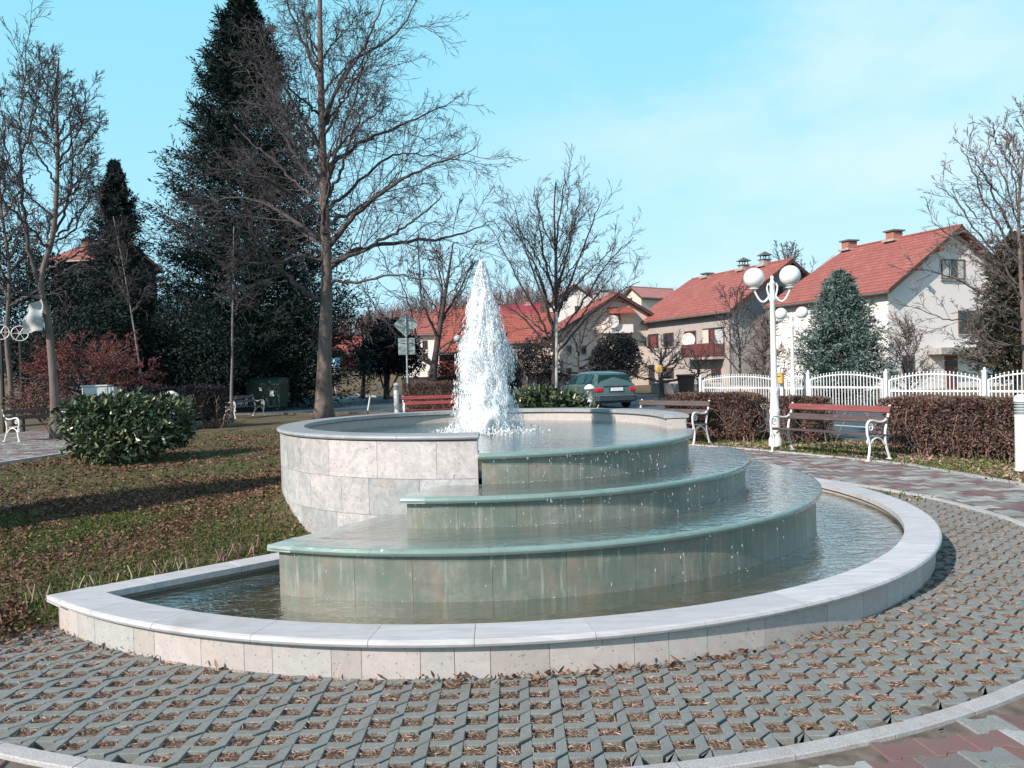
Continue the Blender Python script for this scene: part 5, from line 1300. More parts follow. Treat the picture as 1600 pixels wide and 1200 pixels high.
# the large bare lime tree behind the fountain
Y = 29.0; base = at(507, 655, Y); base.z = 0.0
tr = px([(506, 655), (507, 560), (510, 470), (510, 400), (506, 300), (503, 200), (501, 100), (500, 0), (504, -90)], Y)
LM = []
for pts, dy, r0 in (([(503, 470), (470, 452), (435, 415), (400, 372), (372, 335), (330, 300)], -2.2, .13), ([(512, 420), (560, 390), (640, 376), (715, 368), (770, 345)], 1.5, .13), ([(514, 385), (556, 335), (610, 292), (665, 262), (742, 232)], -1.8, .13),
    ([(510, 265), (560, 226), (640, 190), (705, 160)], 1.2, .10), ([(509, 330), (545, 300), (600, 250), (640, 240), (720, 250)], 2.5, .09), ([(505, 300), (470, 258), (440, 205), (405, 168)], 1.6, .09), ([(504, 345), (450, 302), (400, 275), (325, 262)], -2.5, .11),
    ([(504, 375), (460, 345), (420, 322), (370, 308), (300, 330)], 1.0, .11), ([(505, 185), (532, 130), (575, 60), (608, -20)], -1.2, .09), ([(502, 125), (472, 62), (448, 0), (430, -60)], 1.0, .08), ([(503, 205), (545, 105), (620, 52), (660, -20)], 1.5, .09),
    ([(504, 235), (470, 180), (430, 110), (400, 40)], -1.5, .09), ([(508, 300), (525, 240), (560, 130), (575, 50)], -2.0, .08), ([(507, 410), (470, 400), (420, 410), (340, 400), (270, 350)], -3.0, .10), ([(512, 440), (560, 440), (620, 430), (690, 440)], -2.5, .08)):
    LM.append((px(pts, Y, dy), r0*.85, .014))
LM += radial_limbs(base, tr, 5.5, 13.5, 18, 5.2, 2.6, .25, .9, .085, .05)
bare_tree('tall bare lime tree with a thick straight trunk, just behind the fountain on the left', base, (tr, .27, .05), LM, [(11, .12, 1, .75, .46, .02, 7), (8, .15, 1, .7, .48, .02, 6), (5, .2, 1, .65, .55, -.02, 5)], 'bark', 'twig', .0085)
# bare tree in the middle, to the right of the jet
Y = 38.0; base = at(866, 600, Y); base.z = 0
tr = px([(866, 604), (867, 560), (868, 520), (869, 460), (868, 400), (866, 330), (868, 285)], Y)
LM = [(px(p, Y, dy), .062, .014) for p, dy in (([(866, 545), (840, 490), (800, 420), (770, 360)], -1), ([(868, 530), (905, 480), (950, 410), (990, 370)], 1), ([(867, 520), (842, 450), (815, 370), (800, 310)], 1.5), ([(868, 500), (895, 430), (925, 350), (940, 310)], -1.5),
      ([(868, 470), (850, 400), (840, 330), (835, 290)], -1.0), ([(869, 450), (890, 380), (905, 310), (905, 285)], 1.2), ([(867, 550), (820, 500), (775, 470), (745, 470)], 2), ([(868, 555), (915, 500), (965, 460), (1000, 440)], -2), ([(868, 480), (870, 380), (880, 300), (882, 268)], -2), ([(867, 540), (855, 470), (830, 400), (780, 330)], 2.4))]
LM += radial_limbs(base, tr, 2.6, 7.5, 14, 4.6, 2.4, .55, 1.1, .06, .05)
bare_tree('bare round crowned tree in front of the cream house, right of the jet', base, (tr, .12, .025), LM, [(9, .2, 1, .6, .40, .04, 6), (6, .15, 1, .6, .48, .03, 5), (4, .2, 1, .6, .55, .02, 4)], 'bark_dark', 'twig', .0095)
# dark forked tree left of the jet
Y = 44.0; base = at(676, 604, Y); base.z = 0
tr = px([(676, 606), (677, 580), (680, 560), (686, 520), (694, 470), (702, 420), (708, 380)], Y)
LM = [(px(p, Y, dy), .085, .016) for p, dy in (([(677, 570), (655, 540), (640, 480), (620, 420)], 1), ([(680, 556), (705, 540), (735, 490), (752, 430)], -1), ([(684, 530), (660, 470), (655, 410), (650, 370)], -1), ([(678, 575), (640, 545), (600, 500), (575, 460)], -1.5), ([(690, 500), (720, 450), (742, 400)], 1.5), ([(683, 540), (690, 450), (680, 390)], 2))]
LM += radial_limbs(base, tr, 2.5, 7.5, 10, 4.5, 2.2, .5, 1.0, .06, .05)
bare_tree('dark forked bare tree left of the jet, behind the diamond sign', base, (tr, .26, .03), LM, [(7, .2, 1, .65, .42, .03, 6), (5, .15, 1, .6, .45, .03, 5), (4, .2, 1, .6, .5, .0, 4)], 'bark_dark', 'twig', .014)
# two stemmed tree at the left with the cloth
Y = 22.6; base = at(88, 690, Y); base.z = .0
tr = px([(88, 692), (84, 600), (76, 510), (64, 440), (84, 360), (90, 250), (88, 150), (92, 90)], Y)
LM = [(px(p, Y, dy), r*.7, .011) for p, dy, r in (([(66, 445), (45, 390), (36, 300), (32, 200), (40, 70)], -.6, .10), ([(84, 365), (105, 320), (112, 230), (105, 140)], .8, .06), ([(88, 340), (120, 310), (160, 330)], -.6, .05), ([(42, 350), (15, 320), (-20, 280)], .5, .06),
      ([(36, 300), (10, 230), (0, 140)], 1, .05), ([(88, 260), (120, 210), (140, 140)], -1, .05), ([(34, 240), (55, 170), (62, 100)], .8, .05), ([(70, 470), (20, 450), (-30, 400)], -1, .07), ([(86, 380), (120, 350), (150, 290)], 1, .05), ([(90, 180), (70, 130), (60, 75)], 1, .04), ([(90, 230), (125, 190), (158, 190)], .5, .04))]
LM += radial_limbs(base, tr, 4.5, 9.5, 14, 2.6, 1.4, .5, 1.1, .04, .05)
bare_tree('bare tree at the left edge with two upright stems and the white cloth on it', base, (tr, .125, .02), LM, [(12, .15, 1, .6, .36, .05, 6), (8, .15, 1, .6, .45, .04, 5), (5, .2, 1, .6, .55, .02, 4)], 'bark', 'twig', .0075)
# bare tree at the right edge
Y = 24.5; base = at(1604, 640, Y); base.z = 0
tr = px([(1604, 650), (1602, 560), (1598, 480), (1594, 400), (1592, 320), (1600, 240)], Y)
LM = [(px(p, Y, dy), r*.62, .010) for p, dy, r in (([(1598, 470), (1560, 420), (1520, 390), (1455, 345)], -.8, .06), ([(1596, 420), (1550, 340), (1520, 270), (1500, 230)], .8, .07), ([(1594, 390), (1550, 300), (1530, 260), (1515, 235)], -1, .06), ([(1593, 360), (1570, 280), (1545, 225)], 1, .05), ([(1598, 450), (1540, 380), (1490, 310), (1462, 290)], 1.4, .06),
      ([(1600, 500), (1550, 470), (1480, 430), (1420, 420)], -1.6, .06), ([(1600, 520), (1540, 500), (1480, 500), (1430, 480)], -1.2, .05), ([(1592, 330), (1580, 260), (1572, 205)], -.5, .04), ([(1600, 540), (1560, 540), (1500, 535)], -1.8, .05))]
LM += radial_limbs(base, tr, 3, 8, 16, 2.8, 1.6, .4, 1.0, .03, .04)
bare_tree('bare tree at the right edge reaching over the white gable', base, (tr, .10, .025), LM, [(10, .15, 1, .65, .36, .04, 6), (6, .15, 1, .65, .42, .03, 5), (3, .2, 1, .6, .5, .0, 4)], 'bark', 'twig_brown', .009)
def simple_tree(label, u, v, Y, vtop, spread, n=12, r=.08, bark='bark_dark', twig='twig_brown', fork=.3, el=(.5, 1.1), spec=None, rmin=.012, name='bare_tree', group='bare trees', zb=0.0, lean=0):
    b = at(u, v, Y); b.z = zb; H = at(u, vtop, Y).z-zb
    T = [np.array(b)+np.array((lean*f+rng.normal(0, .02*H)*f, 0, H*f*.9)) for f in (0, .15, .3, .5, .75, 1)]
    LM = radial_limbs(b, T, b.z+H*fork, b.z+H*.75, n, spread*1.15, spread*.6, el[0], el[1], r*.6, .05)
    return bare_tree(label, b, (T, r, r*.25), LM, spec or [(7, .15, 1, .65, .42, .04, 5), (5, .15, 1, .65, .45, .02, 4), (3, .2, 1, .6, .5, .0, 3)], bark, twig, rmin, group=group, name=name)
simple_tree('gnarled bare fruit tree between the car and the grey house', 1034, 610, 41, 535, 2.2, 10, .13, 'bark_dark', 'twig', .25, (.1, .7), group='bare fruit trees')
simple_tree('small pruned bare tree under the balcony of the grey house', 1092, 604, 41.5, 545, 1.3, 9, .08, 'bark_dark', 'twig', .3, (.5, 1.0), [(3, .3, 1, .7, .5, .1, 4), (3, .3, 1, .6, .5, .1, 4)], group='bare fruit trees')
simple_tree('low spreading bare tree in front of the cream house, left of the dark yew', 905, 600, 47, 500, 3.2, 12, .12, 'bark_dark', 'twig', .2, (.0, .7), group='bare fruit trees')
simple_tree('bare bush in front of the blank side of the grey house', 1158, 605, 38, 430, 1.9, 12, .06, 'bark_dark', 'twig', .12, (.6, 1.2), group='bare fruit trees')
simple_tree('tangled brown bush behind the near lamp post', 1196, 606, 33, 478, 1.1, 16, .04, 'twig_brown', 'twig_brown', .06, (.8, 1.3), group=None, name='bare_bush')
simple_tree('tangled grey bush between the spruce and the white gable', 1418, 606, 31, 495, 1.3, 18, .04, 'twig_brown', 'twig_brown', .05, (.5, 1.2), group=None, name='bare_bush', rmin=.009)
simple_tree('bare treetop rising behind the roofs between the two right houses', 1222, 560, 64, 355, 3.2, 12, .14, 'bark_dark', 'twig', .4, (.5, 1.1), group='bare trees', rmin=.02)
simple_tree('slim bare tree with a leaning double stem on the island beyond the street', 566, 618, 53, 470, 2.4, 12, .15, 'bark_dark', 'twig', .25, (.6, 1.2), rmin=.016, lean=.6)
simple_tree('bare tree in front of the pale house left of the thick trunk', 432, 600, 70, 500, 2.0, 9, .1, 'bark_dark', 'twig', .3, rmin=.02)
simple_tree('slender pale stemmed young tree in front of the large spruce, right one of two', 362, 645, 29, 320, .9, 7, .06, 'bark_pale', 'twig', .45, (.9, 1.3), rmin=.006, group='slender pale trees', lean=.3)
simple_tree('slender pale stemmed young tree in front of the small conifer, left one of two', 232, 650, 27, 300, .9, 7, .05, 'bark_pale', 'twig', .45, (.9, 1.3), rmin=.006, group='slender pale trees', lean=-.9)
simple_tree('young bare tree behind the left bench and the cloth', 18, 640, 27, 120, 2.2, 14, .1, 'bark', 'twig', .35, (.6, 1.2), rmin=.01)

def conifer(label, u, v, Y, vtop, half, mat, n=260, blade=.34, bw=.07, per=46, zlow=.02, droop=-.25, power=.85, name='spruce', group=None, bare=0.0, roundish=0.0, upturn=.06, jit=.25, fpow=.9):
    b = at(u, v, Y); b.z = 0.0; H = at(u, vtop, Y).z
    t = thing(name, label, 'tree', tuple(b), 0, group)
    mb = MB(); mb.tube([(0, 0, 0), (0, 0, H*.5), (0, 0, H*.97)], [H*.017, H*.011, .012], 10); mb.build('trunk', M['bark_dark'], t, smooth=True)
    f = np.sort(rng.random(n)**fpow); z = H*(zlow+(1-zlow)*f); prof = half*((1-f)**power)*(1-roundish*np.exp(-f/.10)); L = prof*(1-jit*1.5+2*jit*rng.random(n))+.10
    az = (np.arange(n)*2.399+rng.normal(0, .4, n)); el = np.interp(f, [0, .5, .85, 1], [droop, droop*.3+.05, .6, 1.25])+rng.normal(0, .10, n)
    D = np.stack([np.cos(az)*np.cos(el), np.sin(az)*np.cos(el), np.sin(el)], 1); P0 = np.stack([np.zeros(n), np.zeros(n), z], 1)
    A = batch(P0, D, L, 8, upturn, .05)
    mb = MB(); fasttubes(mb, A, np.linspace(.03, .008, 8)[None]*np.ones((n, 1)), 3); mb.build('branches', M['bark_dark'], t)
    mb = MB()
    # side sprays, then needles along every spray
    Q, DD, tt = children(A, per//3, .12, 1, .85, .3); Ls = np.repeat(L, per//3)*.30*(1.1-.75*tt)*(.6+.8*rng.random(len(tt)))+blade*.4
    B = batch(Q, DD*np.array([[1, 1, .55]]), Ls, 4, -.03, .10)
    k = 5; PP, DN, t2 = children(B, k, .05, 1, .62, .25); s = blade*(.55+.7*rng.random(len(PP)))
    leaves(mb, PP, DN, s, bw*(.7+.6*rng.random(len(PP))))
    k = 3; PP, DN, t2 = children(A, per//4, .25, 1, .55, .3); leaves(mb, PP, DN, blade*(.6+.6*rng.random(len(PP))), bw)
    mb.build('crown', M[mat], t)
    return t
conifer('huge dark spruce towering behind the bare lime tree', 398, 622, 43, -14, 6.9, 'needle_dark', n=820, blade=.30, bw=.062, per=108, zlow=.03, droop=-.16, power=.70, jit=.2, upturn=.075, fpow=1.35)
conifer('smaller dark conifer with a pointed top, left of the huge spruce', 192, 640, 37, 258, 2.9, 'needle_dark', n=320, blade=.20, bw=.045, per=84, zlow=.05, droop=.3, power=.72, upturn=.10, name='conifer')
conifer('blue green spruce behind the gate, in front of the white gable house', 1316, 612, 29, 432, 2.1, 'needle_blue', n=330, blade=.17, bw=.04, per=66, zlow=.04, droop=.0, power=.72, upturn=.09, jit=.3)
conifer('brownish dark evergreen at the right edge behind the fence', 1588, 600, 30, 378, 1.95, 'needle_brown', n=330, blade=.20, bw=.05, per=48, zlow=.12, droop=.1, power=.55, name='conifer', jit=.3)

def blob_leaves(mb, c, r, n, L, W, core=.55, out=.5, fold=0):
    """leaves through an ellipsoid, most of them near its skin"""
    D = unit(rng.normal(0, 1, (n, 3))); nz = np.array([mnoise.noise(Vector(d*2.3)+Vector(c)) for d in D]); rad = (core+(1-core)*rng.random(n)**.5)*(1+.34*nz)
    P = np.array(c)+D*np.array(r)*rad[:, None]; leaves(mb, P, D*out+rng.normal(0, .6, (n, 3)), L*(.6+.7*rng.random(n)), W*(.6+.7*rng.random(n)), fold)
def bush(label, u, v, Y, blobs, mat, n, L, W, stem='bark_dark', name='shrub', group=None, fold=0, core=.45, cat='shrub', trunk=None, zb=0.0):
    """blobs: (u, v, half width px, half height px, depth offset)"""
    b = at(u, v, Y); b.z = zb; t = thing(name, label, cat, tuple(b), 0, group); k = Y/FPX
    mb = MB(); st = MB()
    tot = sum(x[2]*x[3] for x in blobs)
    for bu, bv, hw, hh, dy in blobs:
        c = np.array(at(bu, bv, Y+dy))-np.array(b); r = (hw*k, hw*k*.9, hh*k)
        blob_leaves(mb, c, r, int(n*hw*hh/tot), L, W, core, .5, fold)
        m = 7; Dm = unit(rng.normal(0, 1, (m, 3))*np.array([[1, 1, .5]])+np.array([[0, 0, .6]])); base_ = np.array((rng.normal(0, .05), rng.normal(0, .05), .0))
        for q in range(m): st.tube([base_, base_*.4+c*.55+Dm[q]*.05, c+Dm[q]*np.array(r)*.6], [.03, .018, .008], 5)
    if trunk: st.tube([(0, 0, 0), (.02, 0, trunk[1]*.6), (0, 0, trunk[1])], [trunk[0]*1.3, trunk[0], trunk[0]*.8], 10)
    st.build('stems', M[stem], t); mb.build('crown', M[mat], t); return t
bush('dark round headed tree with a short trunk on the island beyond the street', 604, 618, 50, [(612, 545, 48, 42, 0), (585, 560, 34, 32, .8), (635, 560, 30, 32, -.5), (610, 520, 34, 24, 0)], 'yew', 9000, .26, .10, cat='tree', name='tree', trunk=(.16, 2.2), core=.3)
bush('dark clipped yew in front of the cream house, above the parked car', 958, 600, 46, [(958, 555, 34, 34, 0), (945, 570, 26, 26, .5), (978, 560, 22, 36, -.3)], 'yew', 7000, .20, .08, core=.4)
bush('tall dark evergreen bush under the huge spruce, left of it', 285, 640, 36, [(285, 545, 75, 85, 0), (235, 570, 60, 60, .8), (330, 560, 60, 70, -.4)], 'needle_dark', 22000, .18, .065, core=.25)
bush('dark evergreen bush right below the huge spruce, beside the waste container', 405, 640, 40, [(388, 550, 52, 62, 0), (355, 580, 45, 45, .6), (415, 520, 34, 40, .4)], 'needle_dark', 17000, .17, .06, core=.3)
bush('dark bush behind the red leaved shrub at the left', 120, 640, 33, [(120, 560, 70, 70, 0), (60, 570, 50, 55, .5), (165, 520, 50, 70, .8), (20, 520, 50, 80, 1), (25, 420, 55, 70, 1.5), (75, 440, 45, 50, 1.2), (104, 474, 46, 50, 1.2)], 'needle_dark', 30000, .17, .06, core=.25)
bush('dark leafless bush with dense purple twigs behind the twin lamp left of the jet', 706, 612, 47, [(712, 575, 30, 34, 0), (690, 590, 22, 22, 0)], 'yew', 4500, .16, .05, core=.2)
bush('dark mottled bush right of the jet in front of the orange roof', 838, 600, 44, [(838, 560, 32, 36, 0), (815, 565, 24, 28, .4), (858, 575, 22, 22, .2)], 'yew', 5000, .18, .055, core=.2)
def dark_wood(label, pts, Y, n):
    pass
# red leaved maple shrub at the left
def mapleleaf(t, A):
    mb = MB(); n, k, _ = A.shape; i = rng.integers(0, n, 9000); j = rng.integers(1, k, 9000); P = A[i, j]+rng.normal(0, .03, (9000, 3)); leaves(mb, P, rng.normal(0, 1, (9000, 3))+np.array([[0, 0, -.5]]), .05+.05*rng.random(9000), .028)
    mb.build('leaves', M['redleaf'], t)
b = at(135, 640, 25.5); b.z = 0; T = [np.array(b)+np.array((0, 0, z)) for z in (0, .5, 1.0, 1.5)]
LM = radial_limbs(b, T, .9, 1.7, 20, 2.4, 1.6, .35, .7, .05, -.03)
bare_tree('low spreading red leaved maple behind the laurel bush at the left', b, (T, .09, .05), LM, [(8, .2, 1, .7, .4, -.02, 5), (6, .15, 1, .7, .45, -.03, 4), (3, .2, 1, .6, .5, .0, 3)], 'bark', 'twig_red', .007, group=None, name='red_maple', extra=mapleleaf)
bush('reddish low bush under the maple, left of the pale cabinet', 85, 660, 24, [(85, 635, 45, 20, 0), (40, 630, 30, 18, .3)], 'purple', 3500, .10, .04, stem='twig_red')
# laurels
bush('glossy laurel bush on the lawn at the left, in front of the cabinet', 200, 722, 15.2, [(160, 668, 62, 48, 0), (215, 664, 62, 46, .3), (262, 660, 46, 42, .9), (195, 690, 60, 32, -.2), (135, 650, 40, 26, .1), (180, 640, 60, 24, .4)], 'laurel', 6400, .15, .06, name='laurel', group=None, fold=.16, core=.5, zb=float(hz(*at(200, 722, 15.2)[:2])))
bush('low laurel bush behind the pool, between the jet and the parked car', 865, 660, 13.6, [(845, 636, 40, 32, 0), (885, 640, 36, 26, .2), (822, 640, 24, 30, -.1), (915, 648, 20, 18, .2)], 'laurel', 3600, .12, .048, name='laurel', fold=.16, core=.4)
# hedges
def hedge(label, p, q, w_, h, mat, n, L, W, twigmat='twig_hedge', taper=(0, 0)):
    p = np.array(p, float); q = np.array(q, float); d = q-p; LL = np.linalg.norm(d); rz = math.atan2(d[1], d[0]); c = (p+q)/2
    t = thing('hedge', label, 'hedge', (c[0], c[1], 0), rz, 'clipped hedges')
    mb = MB(); g = 10; V = []; nx_, ny_, nz_ = max(8, int(LL/.18)), 6, 8
    # leaves near the six faces of a softened, slightly bulging box
    u = rng.uniform(-1, 1, (n, 3)); ax = rng.choice(3, n, p=(.12, .52, .36)); sg = np.where(rng.random(n) < .5, -1, 1)
    sg = np.where(ax == 2, 1, sg); u[np.arange(n), ax] = sg*(1-.32*rng.random(n)**1.7)
    m = np.abs(u).max(1, keepdims=True); u4 = u/((np.abs(u)**7).sum(1, keepdims=True)**(1/7)+1e-9)*m
    nzv = np.array([mnoise.noise(Vector((a*LL*.9, b_*w_*1.4, c_*h*1.4))) for a, b_, c_ in u]); u4 *= (1+.10*nzv)[:, None]
    P = u4*np.array((LL/2, w_/2, h/2))+np.array((0, 0, h/2+.04)); P[:, 2] = np.maximum(P[:, 2], .03)
    lowf = np.clip(1-P[:, 2]/h*1.6, 0, 1); keep = rng.random(n) > .45*lowf
    P, u4 = P[keep], u4[keep]; n = len(P)
    leaves(mb, P, u4*np.array((.2, .8, .6))+rng.normal(0, .7, (n, 3)), L*(.6+.7*rng.random(n)), W*(.6+.6*rng.random(n)))
    mb.build('foliage', M[mat], t)
    mb = MB(); k = int(LL*55); P = np.stack([rng.uniform(-LL/2, LL/2, k), rng.uniform(-w_*.46, w_*.46, k), np.zeros(k)], 1)
    D = np.stack([rng.normal(0, .25, k), rng.normal(0, .45, k), np.ones(k)], 1); A = batch(P, D, h*(.75+.36*rng.random(k)), 6, .02, .18); fasttubes(mb, A, np.linspace(.010, .004, 6)[None]*np.ones((k, 1)), 3)
    P2, D2, _ = children(A, 4, .15, .95, .7); B = batch(P2, D2, .12+.2*rng.random(len(P2)), 4, .05, .15); fasttubes(mb, B, np.linspace(.005, .003, 4)[None]*np.ones((len(B), 1)), 3)
    mb.build('branches', M[twigmat], t)
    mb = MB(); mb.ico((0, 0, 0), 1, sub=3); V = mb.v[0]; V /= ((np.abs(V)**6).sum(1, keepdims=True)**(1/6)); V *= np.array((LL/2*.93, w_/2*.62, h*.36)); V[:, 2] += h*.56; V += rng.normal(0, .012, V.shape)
    mb.build('dark_core', M['leafcore'], t)  # solid dark core added in place of the dense, shaded inside
    return t
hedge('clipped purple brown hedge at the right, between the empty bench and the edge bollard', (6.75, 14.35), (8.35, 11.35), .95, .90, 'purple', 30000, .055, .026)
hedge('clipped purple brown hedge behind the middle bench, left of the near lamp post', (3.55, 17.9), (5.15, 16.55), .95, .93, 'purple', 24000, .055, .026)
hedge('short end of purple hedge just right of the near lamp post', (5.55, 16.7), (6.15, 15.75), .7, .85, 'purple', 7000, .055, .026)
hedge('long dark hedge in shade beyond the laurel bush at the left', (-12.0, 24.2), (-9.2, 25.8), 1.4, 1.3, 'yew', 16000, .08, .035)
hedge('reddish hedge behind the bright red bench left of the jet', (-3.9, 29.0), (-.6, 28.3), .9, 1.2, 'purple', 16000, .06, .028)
hedge('dark hedge along the far bend of the street at the left', (-24, 88), (-14, 86), 1.6, 1.9, 'yew', 9000, .22, .1)
hedge('dark hedge in front of the garden wall beyond the street', (-3.6, 55), (.6, 54), 1.2, 1.5, 'yew', 7000, .14, .07)
# tree outside the frame on the left whose shadow falls across the lawn
conifer('dark yew column beyond the left edge, shading the lawn', -420, 760, 7.6, 300, 1.45, 'needle_dark', n=220, blade=.2, bw=.07, per=40, zlow=.1, droop=.8, power=.35, name='conifer', upturn=.1)

# wooded slope far behind
mb = MB(); nx_, ny_ = 90, 22; X = np.linspace(-170, 150, nx_); Yv = np.linspace(135, 330, ny_); XX, YY = np.meshgrid(X, Yv)
ZZ = 2+18*sstep(YY, 130, 260)*(.75+.35*np.sin(XX*.03+1.2))+np.array([mnoise.noise(Vector((x*.03, y*.03, 0))) for x, y in zip(XX.ravel(), YY.ravel())]).reshape(XX.shape)*4
i = np.arange(ny_-1)[:, None]*nx_; k = np.arange(nx_-1)[None]; mb.addn(np.stack([XX, YY, ZZ], -1).reshape(-1, 3), np.stack([i+k, i+k+1, i+nx_+k+1, i+nx_+k], -1).reshape(-1, 4))
M['hill'] = simple('brown_hillside', (.17, .10, .09), .95, .4, .08, kind='World')
tag(mb.build('hill', M['hill'], smooth=True), kind='structure', label='low brown wooded hill behind the village')
mb = MB(); n = 2600; xs = rng.uniform(-150, 140, n); ys = rng.uniform(135, 300, n)
zz_ = 2+18*sstep(ys, 130, 260)*(.75+.35*np.sin(xs*.03+1.2)); P = np.stack([xs, ys, zz_-1], 1)
A = batch(P, np.array([[0, 0, 1.]])+rng.normal(0, .06, (n, 3)), 4.5+3*rng.random(n), 4, .02, .05); fasttubes(mb, A, np.linspace(.16, .05, 4)[None]*np.ones((n, 1)))
Q, DD, _ = children(A, 9, .3, 1, .6); B = batch(Q, DD, 1.4+1.4*rng.random(len(Q)), 3, .1, .1); fasttubes(mb, B, np.linspace(.06, .035, 3)[None]*np.ones((len(B), 1)))
Q, DD, _ = children(B, 3, .3, 1, .6); leaves(mb, Q, DD, .9+.6*rng.random(len(Q)), .09)
M['farwood'] = m_leaf('far_bare_wood', [(.2, (.10, .06, .06)), (.6, (.19, .115, .105)), (.9, (.30, .20, .18))], .9)
tag(mb.build('distant_wood', M['farwood']), 'bare brown wood on the far slope', 'wood', kind='stuff')

# ------------------------------------------------------------------ ground litter
def scatter(n, f):
    x, y = f(n); return x, y
# straw and dry grass in the holes of the grid paving
mb = MB(); hol = np.array([hh for hh in holes if seen(hh[0], hh[1], .12)])
per = 64; H2 = np.repeat(hol, per, 0); n = len(H2)
P = np.stack([H2[:, 0]+rng.uniform(-HX*.5, HX*.5, n), H2[:, 1]+rng.uniform(-HY*.5, HY*.5, n), -.010+.010*rng.random(n)], 1)
a = rng.random(n)*2*PI; D = np.stack([np.cos(a), np.sin(a), rng.normal(.12, .3, n)], 1); leaves(mb, P-D*.018, D, .02+.03*rng.random(n), .002+.004*rng.random(n)**2)
tag(mb.build('dry_grass', M['straw']), 'dry straw and dead grass filling the holes of the grid paving', 'dry grass', kind='stuff')
mb = MB(); per = 6; sel = np.array([mnoise.noise(Vector((x*1.3, y*1.3, 9))) for x, y in hol]) > .12; H2 = np.repeat(hol[sel], per, 0); n = len(H2)
P = np.stack([H2[:, 0]+rng.uniform(-HX*.45, HX*.45, n), H2[:, 1]+rng.uniform(-HY*.45, HY*.45, n), np.full(n, -.014)], 1)
leaves(mb, P, np.stack([rng.normal(0, .5, n), rng.normal(0, .5, n), np.ones(n)], 1), .02+.03*rng.random(n), .004)
tag(mb.build('grass_tufts', M['grass']), 'small green tufts in the grid paving', 'grass', kind='stuff')
def lawn_pts(n, rmax=17):
    az = rng.uniform(110, 228, n); r = 2.03+(rmax-2.03)*rng.random(n)**.8
    az = R(1)*(az+np.clip((4.1-r)/2.05, 0, 1)*4.6*np.clip((az-200)/28, 0, 1)); x = CX+r*np.cos(az); y = CY+r*np.sin(az)
    k = (x > -9.7) & (np.abs(x)/y < .78)
    # keep clear of the basin's straight side
    ad = np.degrees(np.arctan2(y-CY, x-CX)) % 360; k &= ~((ad > 227.2+np.clip((4.1-r)/2.05, 0, 1)*4.2) & (r < 4.3))
    return x[k], y[k]
def fill(n): return np.array(n)
x, y = lawn_pts(120000); x2, y2 = lawn_pts(70000, 6.2); x, y = np.r_[x2, x], np.r_[y2, y]; dd = np.hypot(x-CX, y-CY)
g1 = np.array([mnoise.noise(Vector((a*.55, b_*.55, 1)))+.5*mnoise.noise(Vector((a*1.7, b_*1.7, 4))) for a, b_ in zip(x, y)])
dead = rng.random(len(x)) < np.clip(.42-.95*g1, .12, .95)
xd, yd = x[dead], y[dead]; n = len(xd); mb = MB()
near = np.clip(np.hypot(xd, yd)/9, .7, 1.6)
a = rng.random(n)*2*PI; leaves(mb, np.stack([xd, yd, hz(xd, yd)+.008+.022*rng.random(n)], 1), np.stack([np.cos(a), np.sin(a), rng.normal(.1, .35, n)], 1), (.022+.032*rng.random(n))*near, (.011+.015*rng.random(n))*near)
tag(mb.build('leaf_litter', M['deadleaf']), 'dead brown leaves lying on the lawn', 'leaf litter', kind='stuff')
xg, yg = x[~dead], y[~dead]; xg = np.repeat(xg, 3)+rng.normal(0, .03, len(xg)*3); yg = np.repeat(yg, 3)+rng.normal(0, .03, len(yg)*3); n = len(xg); mb = MB()
leaves(mb, np.stack([xg, yg, hz(xg, yg)], 1), np.stack([rng.normal(0, .55, n), rng.normal(0, .55, n), np.ones(n)], 1), .018+.024*rng.random(n), .005+.006*rng.random(n))
tag(mb.build('grass', M['grass']), 'short green grass of the lawn', 'grass', kind='stuff')
# leaves drifted along the basin wall and the pointed corner
mb = MB(); n = 1500; x = -3.15+rng.normal(0, .28, n)-.25; y = 5.2+rng.normal(0, .22, n); r = np.hypot(x-CX, y-CY); k = r > 4.16; x, y = x[k], y[k]; n = len(x)
leaves(mb, np.stack([x, y, np.maximum(hz(x, y), 0)+.01+.08*rng.random(n)*np.exp(-((x+3.25)**2+(y-5.25)**2)*6)], 1), rng.normal(0, 1, (n, 3))*np.array([[1, 1, .5]]), .018+.03*rng.random(n), .010+.014*rng.random(n), .1)
n = 500; x = -1.55+rng.normal(0, .16, n); y = 6.62+rng.normal(0, .16, n); r = np.hypot(x-CX, y-CY); ad = np.degrees(np.arctan2(y-CY, x-CX)) % 360; k = (r > 2.06) & (ad < 233); x, y = x[k], y[k]; n = len(x)
leaves(mb, np.stack([x, y, hz(x, y)+.03*rng.random(n)], 1), rng.normal(0, 1, (n, 3))*np.array([[1, 1, .5]]), .025+.04*rng.random(n), .015+.02*rng.random(n), .1)
n = 230; az = R(1)*np.where(rng.random(n) < .6, rng.normal(-78, 9, n), rng.uniform(-130, -55, n)); r = RO+.02+np.abs(rng.normal(0, .035, n)); x, y = CX+r*np.cos(az), CY+r*np.sin(az)
leaves(mb, np.stack([x, y, .003+.02*rng.random(n)], 1), rng.normal(0, 1, (n, 3))*np.array([[1, 1, .45]])+np.array([[0, 0, .25]]), .02+.04*rng.random(n), .008+.018*rng.random(n), .1)
n = 60; x = rng.uniform(-3.6, 3.6, n); y = rng.uniform(3.0, 6.4, n); r = np.hypot(x-CX, y-CY); k = (r > 4.15); x, y = x[k], y[k]; n = len(x)
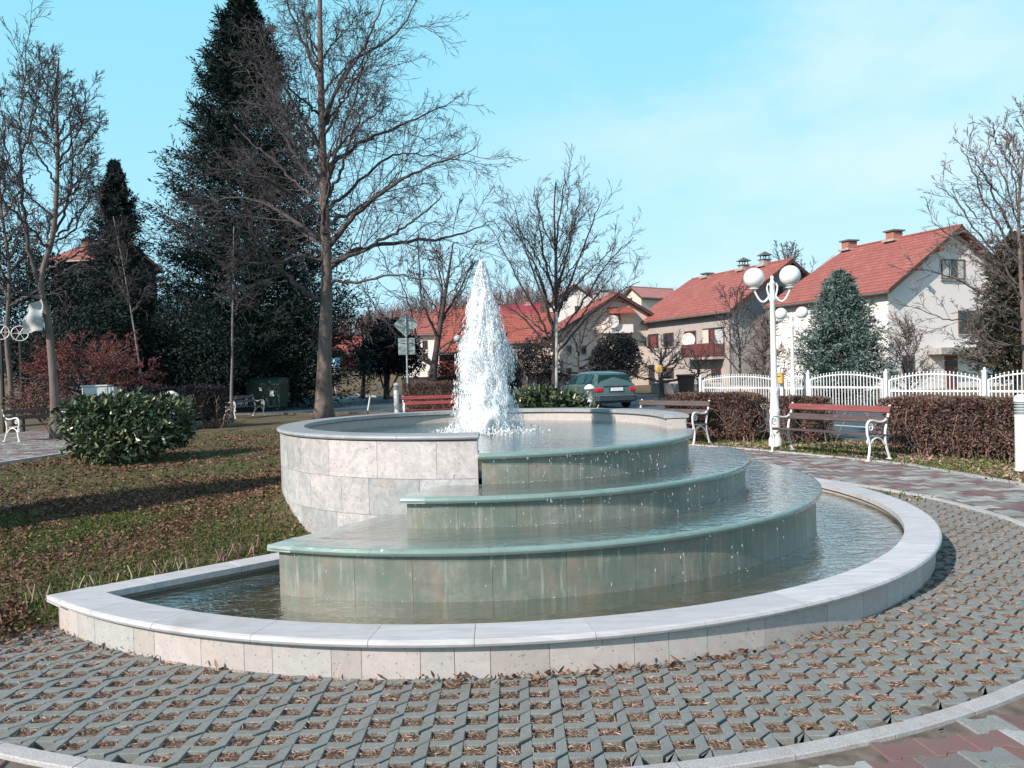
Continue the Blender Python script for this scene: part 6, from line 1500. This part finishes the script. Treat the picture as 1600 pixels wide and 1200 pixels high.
leaves(mb, np.stack([x, y, np.full(n, .004)], 1), rng.normal(0, 1, (n, 3))*np.array([[1, 1, .2]]), .02+.035*rng.random(n), .014+.02*rng.random(n), .12)
tag(mb.build('leaf_litter', M['deadleaf']), 'dead leaves blown against the basin wall', 'leaf litter', kind='stuff')
# pale dead stalks by the corner of the basin
mb = MB(); n = 60; f = rng.random(n); x = -3.35+1.35*f+rng.normal(0, .05, n)-.05; y = 5.35+1.05*f+rng.normal(0, .06, n)+.12
A = batch(np.stack([x, y, hz(x, y)], 1), np.stack([rng.normal(0, .25, n), rng.normal(0, .25, n), np.ones(n)], 1), .05+.10*rng.random(n), 3, 0, .1); fasttubes(mb, A, np.full((n, 3), .0045), 4)
tag(mb.build('dry_stalks', M['straw']), 'cut pale stalks along the straight side of the basin', 'stalks', kind='stuff')
# rough grass strip and leaves under the benches and the hedges
def strip_pts(n):
    x = rng.uniform(2.6, 9, n); y = rng.uniform(9, 19, n)
    k = np.array([not inpoly(a, b_, PATH) and not inpoly(a, b_, ROAD) for a, b_ in zip(x, y)]); return x[k], y[k]
x, y = strip_pts(42000); g1 = np.array([mnoise.noise(Vector((a*.8, b_*.8, 7))) for a, b_ in zip(x, y)]); n = len(x); dead = rng.random(n) < .55+.4*g1; mb = MB()
k = dead; a = rng.random(k.sum())*2*PI; leaves(mb, np.stack([x[k], y[k], hz(x[k], y[k])-.035+.03*rng.random(k.sum())], 1), np.stack([np.cos(a), np.sin(a), rng.normal(.2, .3, k.sum())], 1), .04+.05*rng.random(k.sum()), .018+.02*rng.random(k.sum()))
tag(mb.build('leaf_litter', M['straw']), 'dry leaves under the hedges at the right', 'leaf litter', kind='stuff')
mb = MB(); k = ~dead; leaves(mb, np.stack([x[k], y[k], hz(x[k], y[k])-.04], 1), np.stack([rng.normal(0, .5, k.sum()), rng.normal(0, .5, k.sum()), np.ones(k.sum())], 1), .06+.06*rng.random(k.sum()), .012+.012*rng.random(k.sum()))
tag(mb.build('grass', M['grass']), 'rough grass strip along the street kerb', 'grass', kind='stuff')
